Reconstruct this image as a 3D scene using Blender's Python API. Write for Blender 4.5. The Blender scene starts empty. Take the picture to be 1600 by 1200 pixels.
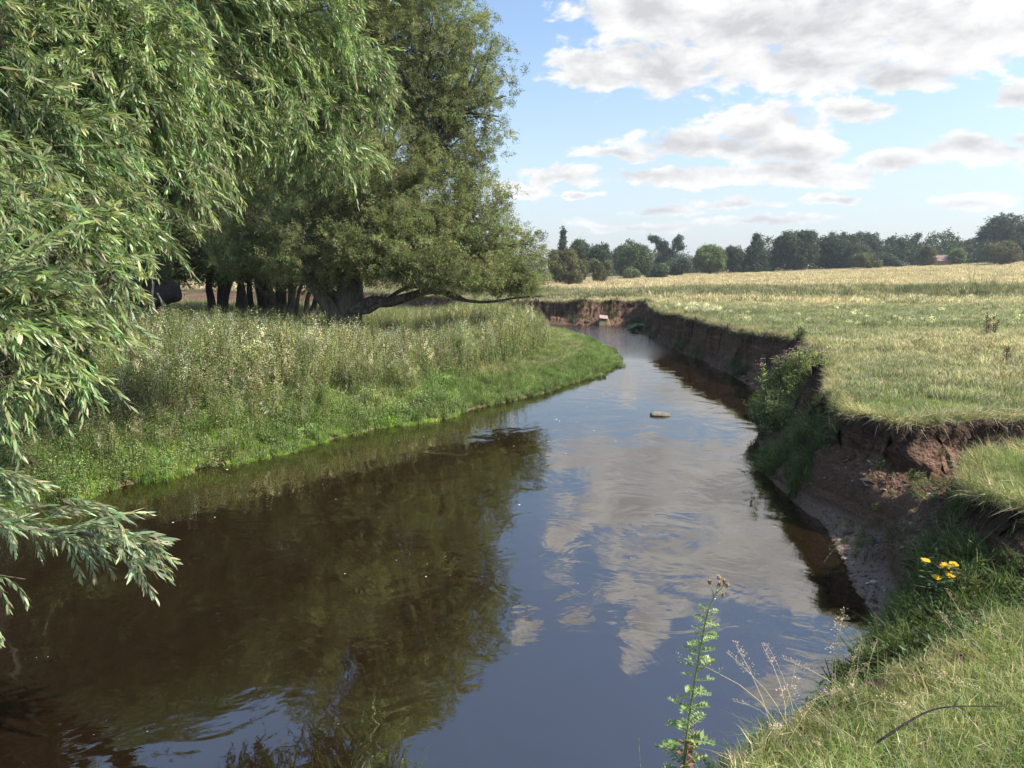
import bpy, math, random
import numpy as np
from mathutils import Vector

rad = math.radians
C = bpy.context.scene
COL = C.collection

# ------------------------------------------------------------------ camera
CAM_H = 2.8
FPX = 1100.0
PITCH = math.atan(177.0 / FPX)
cam = bpy.data.cameras.new('camera')
cam.sensor_width = 36.0
cam.lens = 36.0 * FPX / 1600.0
cam.clip_start = 0.05
cam.clip_end = 3000.0
camo = bpy.data.objects.new('camera', cam)
COL.objects.link(camo)
camo.location = (0, 0, CAM_H)
camo.rotation_euler = (math.pi / 2 - PITCH, 0, 0)
C.camera = camo

# ------------------------------------------------------------------ sun, sky, exposure
SUN_AZ = rad(103.0)      # clockwise from +Y
SUN_EL = rad(46.0)
C.view_settings.view_transform = 'Standard'
C.view_settings.look = 'None'
C.view_settings.exposure = 0.82
C.view_settings.gamma = 1.0
C.view_settings.use_curve_mapping = False
C.cycles.use_denoising = True
C.cycles.denoiser = 'OPENIMAGEDENOISE'
C.cycles.max_bounces = 7
C.cycles.diffuse_bounces = 3
C.cycles.glossy_bounces = 3
C.cycles.transmission_bounces = 3
C.cycles.transparent_max_bounces = 8
C.cycles.volume_bounces = 0
C.cycles.caustics_reflective = False
C.cycles.caustics_refractive = False
C.cycles.sample_clamp_indirect = 6.0

sd = bpy.data.lights.new('sun', 'SUN')
sd.energy = 4.3
sd.angle = rad(0.55)
sd.color = (1.0, 0.93, 0.82)
so = bpy.data.objects.new('sun', sd)
COL.objects.link(so)
sdir = Vector((math.sin(SUN_AZ) * math.cos(SUN_EL), math.cos(SUN_AZ) * math.cos(SUN_EL), math.sin(SUN_EL)))
so.rotation_euler = (-sdir).to_track_quat('-Z', 'Y').to_euler()
so.location = sdir * 50


class NT:
    """small node-building helper"""
    def __init__(s, tree):
        s.t = tree
        s.n = tree.nodes
        s.l = tree.links

    def new(s, typ, **kw):
        n = s.n.new(typ)
        for k, v in kw.items():
            setattr(n, k, v)
        return n

    def set(s, sock, v):
        if hasattr(v, 'is_linked') or isinstance(v, bpy.types.NodeSocket):
            s.l.new(v, sock)
        else:
            sock.default_value = v

    def math(s, op, a, b=None, c=None, clamp=False):
        n = s.new('ShaderNodeMath', operation=op, use_clamp=clamp)
        s.set(n.inputs[0], a)
        if b is not None: s.set(n.inputs[1], b)
        if c is not None: s.set(n.inputs[2], c)
        return n.outputs[0]

    def vmath(s, op, a, b=None, c=None):
        n = s.new('ShaderNodeVectorMath', operation=op)
        s.set(n.inputs[0], a)
        if b is not None: s.set(n.inputs[1], b)
        if c is not None: s.set(n.inputs[2], c)
        return n.outputs['Value'] if op in ('LENGTH', 'DOT_PRODUCT') else n.outputs[0]

    def mix(s, f, a, b, blend='MIX'):
        n = s.new('ShaderNodeMix', data_type='RGBA', blend_type=blend)
        s.set(n.inputs[0], f)
        s.set(n.inputs[6], a if not isinstance(a, tuple) else (*a[:3], 1))
        s.set(n.inputs[7], b if not isinstance(b, tuple) else (*b[:3], 1))
        return n.outputs[2]

    def ramp(s, f, lo, hi, a=0.0, b=1.0, smooth=True):
        n = s.new('ShaderNodeMapRange', interpolation_type='SMOOTHSTEP' if smooth else 'LINEAR', clamp=True)
        s.set(n.inputs[0], f)
        n.inputs[1].default_value = lo
        n.inputs[2].default_value = hi
        n.inputs[3].default_value = a
        n.inputs[4].default_value = b
        return n.outputs[0]

    def noise(s, vec, scale, detail=4.0, rough=0.5, dist=0.0, col=False):
        n = s.new('ShaderNodeTexNoise')
        if vec is not None: s.set(n.inputs['Vector'], vec)
        n.inputs['Scale'].default_value = scale
        n.inputs['Detail'].default_value = detail
        n.inputs['Roughness'].default_value = rough
        n.inputs['Distortion'].default_value = dist
        return n.outputs['Color'] if col else n.outputs['Fac']


def ray(px, py):
    dx = (px - 800) / FPX
    dy = -(py - 600) / FPX
    return Vector((dx, math.cos(PITCH) + dy * math.sin(PITCH), -math.sin(PITCH) + dy * math.cos(PITCH)))


def G(px, py, z=0.0):
    d = ray(px, py)
    t = (z - CAM_H) / d.z
    return (d.x * t, d.y * t)


def D(px, py, y):
    d = ray(px, py)
    t = y / d.y
    return Vector((d.x * t, y, CAM_H + d.z * t))


# world shader: Nishita sky with cumulus
w = bpy.data.worlds.new('World')
C.world = w
w.use_nodes = True
wt = NT(w.node_tree)
w.node_tree.nodes.clear()
out = wt.new('ShaderNodeOutputWorld')
bg = wt.new('ShaderNodeBackground')
bg.inputs[1].default_value = 0.138
wt.l.new(bg.outputs[0], out.inputs[0])
sky = wt.new('ShaderNodeTexSky')
sky.sky_type = 'NISHITA'
sky.sun_disc = False
sky.sun_elevation = SUN_EL
sky.sun_rotation = SUN_AZ
sky.air_density = 1.0
sky.dust_density = 1.2
sky.ozone_density = 1.4
tc = wt.new('ShaderNodeTexCoord')
dirv = tc.outputs['Generated']
sx = wt.new('ShaderNodeSeparateXYZ'); wt.l.new(dirv, sx.inputs[0])
dx_, dy_, dz_ = sx.outputs
# gnomonic coordinates on a vertical wall ahead (only for the clouds placed ahead)
ysafe = wt.math('MAXIMUM', dy_, 0.05)
ga = wt.math('DIVIDE', dx_, ysafe)
ge = wt.math('DIVIDE', dz_, ysafe)
gv = wt.new('ShaderNodeCombineXYZ')
wt.l.new(ga, gv.inputs[0]); wt.l.new(ge, gv.inputs[1])
# 3D noise, squashed vertically
sc3 = wt.vmath('MULTIPLY', dirv, (1.0, 1.0, 2.1))
n_big = wt.noise(sc3, 7.0, 2.0, 0.5)
n_det = wt.noise(sc3, 15.0, 9.0, 0.6, 0.25)
n_fine = wt.noise(sc3, 42.0, 6.0, 0.6, 0.3)
warp = wt.noise(sc3, 9.0, 5.0, 0.6, col=True)
wv = wt.vmath('SUBTRACT', warp, (0.5, 0.5, 0.5))
wv = wt.vmath('MULTIPLY', wv, (0.16, 0.06, 0.0))
gvw = wt.vmath('ADD', gv.outputs[0], wv)
blobs = []


def cl(px, py, rx, ry):
    d = ray(px, py)
    blobs.append((d.x / d.y, d.z / d.y, rx / FPX, ry / FPX))


def clr(px, py, rx, ry):          # a cloud seen mirrored in the water
    d = ray(px, py)
    blobs.append((d.x / d.y, -d.z / d.y, rx / FPX, ry / FPX))


for a in [(1010, 10, 190, 55), (1220, 30, 360, 95), (1480, 40, 260, 80), (935, 112, 95, 36), (1060, 105, 150, 52),
          (1260, 105, 230, 52), (1390, 120, 110, 30), (1300, -90, 420, 110),
          (1200, 192, 140, 42), (1110, 222, 190, 30), (1230, 238, 130, 30), (1330, 176, 55, 20), (985, 240, 100, 14),
          (880, 274, 80, 22), (1060, 276, 170, 20), (1250, 272, 150, 22), (1400, 248, 85, 24), (1530, 235, 100, 27),
          (1640, 225, 90, 25), (820, 296, 70, 18), (1595, 155, 70, 24), (1300, 309, 52, 11), (1150, 317, 100, 12),
          (1030, 327, 66, 11), (1525, 314, 95, 16), (912, 308, 34, 8), (1000, 352, 130, 12), (1200, 345, 150, 10),
          (700, 340, 120, 20), (400, 300, 200, 60), (100, 200, 200, 120), (300, -60, 150, 60)]:
    cl(*a)
for a in [(1260, 860, 190, 150), (960, 800, 110, 45), (885, 835, 45, 45), (1130, 770, 160, 60),
          (1010, 985, 45, 75), (985, 925, 60, 22), (905, 965, 38, 26), (825, 990, 32, 24), (1220, 1085, 95, 50), (1400, 1050, 200, 90)]:
    clr(*a)
cur = None
for (cx, cy, rx, ry) in blobs:
    v = wt.vmath('MULTIPLY_ADD', gvw, (1 / rx, 1 / ry, 0.0), (-cx / rx, -cy / ry, 0.0))
    ln = wt.vmath('LENGTH', v)
    cur = ln if cur is None else wt.math('MINIMUM', cur, ln)
fld = wt.math('SUBTRACT', 1.0, cur)
fld = wt.math('MAXIMUM', fld, -1.2)
front = wt.ramp(dy_, 0.05, 0.25)
fld = wt.math('MULTIPLY', wt.math('ADD', fld, 1.2), front)
fld = wt.math('SUBTRACT', fld, 1.3)
# scattered clouds everywhere else
other = wt.ramp(n_big, 0.52, 0.75, -1.0, 0.55, smooth=False)
back = wt.ramp(dy_, 0.05, 0.3, 0.0, -2.0)
over = wt.ramp(dz_, 0.55, 0.8, 0.0, 1.6)
other = wt.math('ADD', other, wt.math('MINIMUM', wt.math('ADD', back, over), 0.0))
fld = wt.math('MAXIMUM', fld, other)
nz = wt.math('ADD', wt.math('MULTIPLY', wt.math('SUBTRACT', n_det, 0.5), 2.0), wt.math('MULTIPLY', wt.math('SUBTRACT', n_fine, 0.5), 0.45))
dens0 = wt.math('ADD', fld, nz)
dens = wt.ramp(dens0, 0.0, 0.36)
core = wt.ramp(wt.math('ADD', wt.math('MULTIPLY', fld, 0.9), wt.math('MULTIPLY', wt.math('SUBTRACT', n_big, 0.5), 1.6)), -0.15, 1.15)
n_off = wt.noise(wt.vmath('ADD', sc3, (0.012, 0.0, 0.035)), 15.0, 5.0, 0.6, 0.25)
relief = wt.math('SUBTRACT', n_off, n_det)
tex2 = wt.ramp(relief, -0.16, 0.16, -0.34, 0.34, smooth=False)
core = wt.math('ADD', core, tex2, clamp=True)
ccol = wt.mix(core, (4.45, 4.4, 4.35), (2.75, 2.8, 2.9))
skyc = wt.mix(1.0, sky.outputs[0], (1.0, 1.0, 1.0), 'MULTIPLY')
skyc = wt.mix(wt.ramp(dz_, 0.0, 0.30, 0.6, 0.0), skyc, (2.7, 2.95, 3.3))
allc = wt.mix(wt.math('MULTIPLY', dens, wt.ramp(dz_, 0.0, 0.12, 0.45, 1.0)), skyc, ccol)
wt.l.new(allc, bg.inputs[0])


# ------------------------------------------------------------------ numeric helpers
def _hash(ix, iy, seed):
    h = (ix.astype(np.int64) * 374761393 + iy.astype(np.int64) * 668265263 + seed * 2147483647) & 0xFFFFFFFF
    h = ((h ^ (h >> 13)) * 1274126177) & 0xFFFFFFFF
    return ((h ^ (h >> 16)) & 0xFFFF) / 65535.0


def vnoise(x, y, seed=0):
    x = np.asarray(x, float); y = np.asarray(y, float)
    ix = np.floor(x); iy = np.floor(y)
    fx = x - ix; fy = y - iy
    fx = fx * fx * fx * (fx * (fx * 6 - 15) + 10); fy = fy * fy * fy * (fy * (fy * 6 - 15) + 10)
    a = _hash(ix, iy, seed); b = _hash(ix + 1, iy, seed); c = _hash(ix, iy + 1, seed); d = _hash(ix + 1, iy + 1, seed)
    return (a * (1 - fx) + b * fx) * (1 - fy) + (c * (1 - fx) + d * fx) * fy


def fbm(x, y, seed=0, octv=4, gain=0.5):
    s = 0; amp = 1; tot = 0
    x = np.asarray(x, float); y = np.asarray(y, float)
    for o in range(octv):
        s = s + amp * (vnoise(x, y, seed + o * 17) - 0.5) * 2
        tot += amp; amp *= gain
        x, y = x * 2.03 + 11.3, y * 2.03 - 7.1
    return s / tot


def ss(a, b, x):
    t = np.clip((x - a) / (b - a), 0, 1)
    return t * t * (3 - 2 * t)


def seg_dist(px, py, poly, closed=True):
    best = np.full(px.shape, 1e18)
    n = len(poly)
    for i in range(n if closed else n - 1):
        x0, y0 = poly[i]; x1, y1 = poly[(i + 1) % n]
        dx, dy = x1 - x0, y1 - y0
        L = dx * dx + dy * dy + 1e-12
        t = np.clip(((px - x0) * dx + (py - y0) * dy) / L, 0, 1)
        qx = x0 + t * dx - px; qy = y0 + t * dy - py
        best = np.minimum(best, qx * qx + qy * qy)
    return np.sqrt(best)


def inside(px, py, poly):
    r = np.zeros(px.shape, bool)
    n = len(poly)
    for i in range(n):
        x0, y0 = poly[i]; x1, y1 = poly[(i + 1) % n]
        if y0 == y1: continue
        c = ((y0 > py) != (y1 > py)) & (px < (x1 - x0) * (py - y0) / (y1 - y0) + x0)
        r ^= c
    return r


# ------------------------------------------------------------------ shorelines (metres)
LW = [(-200, 9.5), (-40, 8.2), (-14, 7.3), (-8.5, 7.5), (-6.02, 7.93), (-5.48, 8.28), (-5.09, 9.01), (-4.54, 9.68), (-3.93, 10.48),
      (-3.19, 11.38), (-2.32, 12.45), (-1.25, 13.47), (0.0, 15.19), (1.25, 16.91), (2.45, 19.05), (3.15, 21.49),
      (3.4, 24.4), (3.2, 27.8), (2.6, 31.0), (1.6, 33.6), (-0.7, 36.2), (-6, 40), (-14, 45), (-26, 52), (-60, 60), (-200, 80)]
RW = [(-200, -60), (-200, 0.2), (-20, 0.5), (-3.0, 1.2), (-0.8, 1.7), (0.1, 2.5), (0.75, 3.1), (1.35, 3.7), (2.0, 4.2), (2.6, 4.75), (2.86, 5.06),
      (3.0, 5.5), (3.07, 5.96), (3.22, 6.39), (3.31, 6.88), (3.5, 7.5), (3.45, 8.3), (3.55, 9.52), (4.1, 11.4), (4.9, 13.6),
      (5.75, 16.2), (5.95, 18.5), (6.0, 21.8), (5.9, 25.4), (5.84, 29.5), (5.7, 32.5), (6.3, 35.6), (5.4, 36.7), (3.1, 37.1), (-0.8, 39.2),
      (-4.5, 43.0), (-10, 48.5), (-24, 58), (-60, 68), (-200, 90), (-200, 900), (900, 900), (900, -60)]
RT = [(-200, -60), (-200, -0.8), (-20, -0.6), (-2.0, 0.1), (-0.2, 1.0), (0.45, 1.7), (0.82, 2.12), (1.12, 2.33), (1.58, 2.6), (1.84, 2.76), (2.24, 3.02),
      (2.85, 3.3), (3.6, 3.6), (4.4, 4.15), (4.15, 4.35), (3.44, 4.53), (3.4, 4.95), (3.69, 5.53), (4.15, 6.05), (4.86, 6.35), (6.2, 6.6), (8.0, 6.9),
      (8.2, 7.3), (6.5, 7.5), (5.6, 7.5), (4.9, 7.55), (4.36, 7.35), (4.05, 7.5), (3.78, 7.95), (4.2, 9.2), (4.7, 10.3), (5.35, 11.8),
      (6.2, 14.0), (6.75, 16.6), (6.5, 18.0), (6.3, 21.8), (6.2, 25.0), (6.2, 29.0), (6.5, 33.0), (7.2, 37.3), (6.0, 38.0), (3.1, 38.3),
      (-0.8, 40.3), (-5, 44.5), (-11, 50.5), (-25, 62), (-60, 74), (-200, 96), (-200, 900), (900, 900), (900, -60)]


def wob(poly, amp, seed):
    """resample a shoreline and give it an uneven outline"""
    o = []
    n = len(poly)
    k = 0
    for i in range(n):
        x0, y0 = poly[i]; x1, y1 = poly[(i + 1) % n]
        L = math.hypot(x1 - x0, y1 - y0)
        if min(abs(x0), abs(x1)) > 30 or max(y0, y1) > 60:
            o.append((x0, y0)); continue
        m = max(1, int(L / 0.35))
        for j in range(m):
            t = j / m
            x = x0 + (x1 - x0) * t; y = y0 + (y1 - y0) * t
            dd = max(0.5, min(3.0, y / 8))
            x += amp * dd * float(fbm(x * 1.3, y * 1.3, seed, 3)); y += amp * dd * float(fbm(x * 1.3 + 50, y * 1.3, seed, 3))
            o.append((x, y))
    return o


LWw, RWw, RTw = wob(LW, 0.09, 3), wob(RW, 0.05, 5), wob(RT, 0.115, 9)


def top_height(x, y):
    h = 1.2 - 0.04 * ss(20, 32, y) - 0.35 * ss(60, 120, y)
    h = h + 3.3 * np.clip((x - 8) / 92.0, 0, 1.3) * ss(40, 150, y)
    h = h + 0.22 * fbm(x / 9.0, y / 7.0, 21, 3) * ss(30, 55, y) * (1 - ss(110, 150, y))
    h = h + 0.10 * fbm(x / 2.5, y / 2.5, 22, 3) * ss(6, 14, y) * (1 - ss(140, 160, y))
    h = h + 0.35 * np.exp(-((x - 17.5) / 7.0) ** 2 - ((y - 54) / 5.0) ** 2) + 0.35 * np.exp(-((x - 33) / 6.0) ** 2 - ((y - 52) / 6.0) ** 2)
    h = h + 0.03 * fbm(x * 1.1, y * 1.1, 23, 3)
    return h


def terrain(x, y):
    """height, soil mask, bed flag, left-bank flag"""
    x = np.asarray(x, float); y = np.asarray(y, float)
    shp = x.shape
    x = x.ravel(); y = y.ravel()
    inRW = inside(x, y, RWw); inRT = inside(x, y, RTw); inLW = inside(x, y, LWw)
    dRW = seg_dist(x, y, RWw); dRT = seg_dist(x, y, RTw); dLW = seg_dist(x, y, LWw)
    Ht = top_height(x, y)
    t = dRW / (dRW + dRT + 1e-6)
    tn = np.clip(t + ss(0, .3, t) * (1 - ss(.8, 1, t)) * ((0.10 + 0.16 * ss(9, 12, y)) * fbm(x * .9, y * .9, 33, 4)), 0, 1)
    nearc = 1 - ss(9, 11, y)
    cliff = (0.20 * ss(0, 0.50, tn) + 0.80 * ss(0.58, 0.94, tn)) * (1 - nearc) + nearc * (0.12 * ss(0, .35, tn) + .33 * ss(.32, .52, tn) + .10 * ss(.5, .8, tn) + .45 * ss(.84, .97, tn))
    lin = 0.9 * t ** 0.8 + 0.1 * ss(0, 1, t)
    near = np.maximum(np.exp(-((x - 2.3) / 0.9) ** 2 - ((y - 4.3) / 0.9) ** 2), 1 - ss(2.6, 3.4, y + 0.4 * x))
    green = np.exp(-((x - 3.75) / 0.35) ** 2 - ((y - 9.3) / 1.2) ** 2)
    wl = np.clip(near + 0.6 * green, 0, 1)
    prof = cliff * (1 - wl) + lin * wl
    rough = fbm(x * 2.2, y * 2.2, 31, 5, 0.6)
    rough2 = np.abs(fbm(x * 5.5, y * 5.5, 37, 4, 0.6))
    hslope = prof * Ht + ((0.16 + .08 * ss(9, 12, y)) * rough - 0.13 * rough2 + 0.05) * ss(0.0, 0.25, t) * (1 - ss(0.9, 1.0, t)) * (1 - 0.6 * wl) + 0.035 * fbm(x * 11, y * 11, 39, 3, .7) * ss(.1, .3, t) * (1 - ss(.92, 1, t))
    hslope = np.maximum(hslope, 0.015 + 0.10 * ss(0, 0.4, t))
    h = np.where(inRT, Ht - 0.05 * np.exp(-dRT / 0.12), hslope)
    # left meadow
    hl = 0.05 + 0.38 * ss(0.0, 1.6, dLW) + 0.30 * ss(1.5, 7, dLW) + 0.06 * fbm(x * 0.7, y * 0.7, 41, 3) * ss(0.1, 1, dLW)
    hl = np.where((x > 0) & (y > 18), np.minimum(hl, 0.05 + 0.22 * ss(0, 1.2, dLW) + 0.1 * ss(1, 4, dLW)), hl)
    dW = np.minimum(dRW, dLW)
    shallow = np.exp(-((x - 2.8) / 1.0) ** 2 - ((y - 6.0) / 1.7) ** 2)
    far = ss(24, 30, y)
    slope = 0.75 * (1 - shallow) + 0.08 * shallow
    bed = -0.015 - np.minimum(slope * dW, 1.3 - 0.85 * far) + 0.03 * fbm(x * 2, y * 2, 51, 4) * ss(0.05, 0.5, dW)
    bed = np.minimum(bed, -0.01)
    h = np.where(inRW, h, np.where(inLW, hl, bed))
    soil = np.where(inRW & ~inRT, 1.0 - 0.0 * t, 0.0)
    soil = np.where(inRW & ~inRT & (wl > 0.5), 0.6, soil)
    water = (~inRW & ~inLW)
    return [a.reshape(shp) for a in (h, soil, water, inLW, dRT * np.where(inRT, 1, -1), np.where(inLW, dLW, -dLW), np.where(inRW, dRW, -dRW), t)]


def dryness(x, y, left):
    """0 green .. 1 straw"""
    d = 0.27 + 0.36 * fbm(x / 4.0, y / 3.0, 61, 4)
    d = d + 0.10 * ss(9, 12, y) * (1 - ss(14.0, 19, y)) * ss(5.5, 9, x)
    d = d - 0.20 * ss(17, 20, y) * (1 - ss(27, 32, y))
    d = d + 0.28 * ss(30, 36, y) * (1 - ss(40, 44, y)) - 0.15 * ss(42, 46, y) * (1 - ss(52, 60, y)) + 0.62 * ss(60, 74, y) + .30 * fbm(x / 22.0, y / 14.0, 62, 3) * ss(50, 70, y)
    d = d - 0.25 * ss(3, 4.5, y) * (1 - ss(8, 10, y)) * 0.5
    return np.clip(d, 0, 1)


# ------------------------------------------------------------------ materials
def new_mat(name):
    m = bpy.data.materials.new(name)
    m.use_nodes = True
    m.node_tree.nodes.clear()
    t = NT(m.node_tree)
    o = t.new('ShaderNodeOutputMaterial')
    return m, t, o


def principled(t, **kw):
    p = t.new('ShaderNodeBsdfPrincipled')
    for k, v in kw.items():
        s = p.inputs[k]
        if isinstance(v, tuple) and len(v) == 3: v = (*v, 1)
        t.set(s, v)
    return p


def plant_mat(name, rough=0.5, spec=0.35, trans=0.3, vary=0.35, hue=0.03, pale_back=0.0, tint=(1, 1, 1), dry_amt=0.0, clump=0.3, clump_scale=0.6):
    m, t, o = new_mat(name)
    a = t.new('ShaderNodeAttribute', attribute_name='col')
    oi = t.new('ShaderNodeObjectInfo')
    col = t.mix(1.0, a.outputs['Color'], tint, 'MULTIPLY')
    geo = t.new('ShaderNodeNewGeometry')
    if dry_amt > 0:
        d = t.new('ShaderNodeAttribute', attribute_name='dry', attribute_type='INSTANCER')
        ms = t.new('ShaderNodeSeparateColor'); t.l.new(col, ms.inputs[0])
        lum = t.math('ADD', t.math('MULTIPLY', ms.outputs[0], 0.5), t.math('MULTIPLY', ms.outputs[1], 0.6))
        st = t.new('ShaderNodeCombineColor')
        t.l.new(t.math('MULTIPLY', lum, 2.15), st.inputs[0]); t.l.new(t.math('MULTIPLY', lum, 1.73), st.inputs[1]); t.l.new(t.math('MULTIPLY', lum, 1.18), st.inputs[2])
        f = t.math('ADD', d.outputs['Fac'], t.math('MULTIPLY', t.math('SUBTRACT', oi.outputs['Random'], 0.5), 0.45))
        f = t.math('MULTIPLY', t.ramp(f, 0.05, 0.95), dry_amt)
        col = t.mix(f, col, st.outputs[0])
    nz = t.noise(geo.outputs['Position'], clump_scale, 2.0, 0.5)
    val = t.math('ADD', t.ramp(oi.outputs['Random'], 0, 1, 1 - vary, 1 + vary, False), t.ramp(nz, 0.3, 0.7, -clump, clump, False))
    hs = t.new('ShaderNodeHueSaturation')
    t.l.new(t.ramp(t.math('FRACT', t.math('MULTIPLY', oi.outputs['Random'], 7.31)), 0, 1, 0.5 - hue, 0.5 + hue, False), hs.inputs['Hue'])
    t.l.new(val, hs.inputs['Value'])
    t.l.new(col, hs.inputs['Color'])
    c = hs.outputs[0]
    if pale_back > 0:
        c = t.mix(t.math('MULTIPLY', geo.outputs['Backfacing'], pale_back), c, t.mix(1.0, c, (1.6, 1.5, 1.75), 'MULTIPLY'))
    p = principled(t, Roughness=rough)
    p.inputs['Specular IOR Level'].default_value = spec
    t.l.new(c, p.inputs['Base Color'])
    tr = t.new('ShaderNodeBsdfTranslucent')
    t.l.new(t.mix(1.0, c, (1.2, 1.35, 0.75), 'MULTIPLY'), tr.inputs['Color'])
    mx = t.new('ShaderNodeMixShader')
    mx.inputs[0].default_value = trans
    t.l.new(p.outputs[0], mx.inputs[1]); t.l.new(tr.outputs[0], mx.inputs[2])
    t.l.new(mx.outputs[0], o.inputs[0])
    return m


M_GRASS = plant_mat('grass_blades', 0.55, 0.3, 0.35, 0.25, 0.015, dry_amt=0.95, clump=0.25, clump_scale=1.6)
M_LUSH = plant_mat('lush_grass', 0.5, 0.3, 0.4, 0.25, 0.02, dry_amt=0.6, clump=0.25, clump_scale=1.5)
M_WEED = plant_mat('weed_leaves', 0.55, 0.25, 0.42, 0.3, 0.03, dry_amt=0.75, clump=0.22, clump_scale=1.2)
M_NEARW = plant_mat('near_willow_leaves', 0.42, 0.5, 0.3, 0.28, 0.012, pale_back=0.8, clump=0.3, clump_scale=1.4)
M_BIGW = plant_mat('far_willow_leaves', 0.5, 0.25, 0.38, 0.35, 0.02, pale_back=0.4, clump=0.35, clump_scale=0.9)
M_FARTREE = plant_mat('distant_foliage', 0.6, 0.25, 0.25, 0.3, 0.02, clump=0.25, clump_scale=0.35)


def bark_mat(name, c1, c2, scale=14, moss=0.4):
    m, t, o = new_mat(name)
    tcn = t.new('ShaderNodeTexCoord')
    v = t.vmath('MULTIPLY', tcn.outputs['Object'], (1.0, 1.0, 0.22))
    n = t.noise(v, scale, 6, 0.65)
    n2 = t.noise(tcn.outputs['Object'], 2.0, 3, 0.5)
    col = t.mix(t.ramp(n, 0.35, 0.65), c1, c2)
    col = t.mix(t.ramp(n2, 0.4, 0.7, 0, moss), col, (0.10, 0.11, 0.06))
    p = principled(t, Roughness=0.9)
    t.l.new(col, p.inputs['Base Color'])
    b = t.new('ShaderNodeBump'); b.inputs['Strength'].default_value = 0.9; b.inputs['Distance'].default_value = 0.03
    t.l.new(n, b.inputs['Height']); t.l.new(b.outputs[0], p.inputs['Normal'])
    t.l.new(p.outputs[0], o.inputs[0])
    return m


M_BARK = bark_mat('willow_bark', (0.035, 0.028, 0.020), (0.13, 0.105, 0.08))
M_TWIG = bark_mat('twig_bark', (0.05, 0.04, 0.025), (0.15, 0.12, 0.08), 30)
M_PALEBARK = bark_mat('pale_dead_wood', (0.16, 0.14, 0.11), (0.34, 0.30, 0.25), 20)
M_DARKSTICK = bark_mat('dark_stick', (0.012, 0.010, 0.009), (0.04, 0.03, 0.025), 30, 0.0)


def simple_mat(name, c1, c2=None, rough=0.7, scale=12.0, bump=0.3, spec=0.4):
    m, t, o = new_mat(name)
    tcn = t.new('ShaderNodeTexCoord')
    n = t.noise(tcn.outputs['Object'], scale, 6, 0.6)
    col = t.mix(t.ramp(n, 0.35, 0.65), c1, c2 or tuple(x * 0.6 for x in c1))
    p = principled(t, Roughness=rough)
    p.inputs['Specular IOR Level'].default_value = spec
    t.l.new(col, p.inputs['Base Color'])
    b = t.new('ShaderNodeBump'); b.inputs['Strength'].default_value = bump; b.inputs['Distance'].default_value = 0.01
    t.l.new(n, b.inputs['Height']); t.l.new(b.outputs[0], p.inputs['Normal'])
    t.l.new(p.outputs[0], o.inputs[0])
    return m


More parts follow.
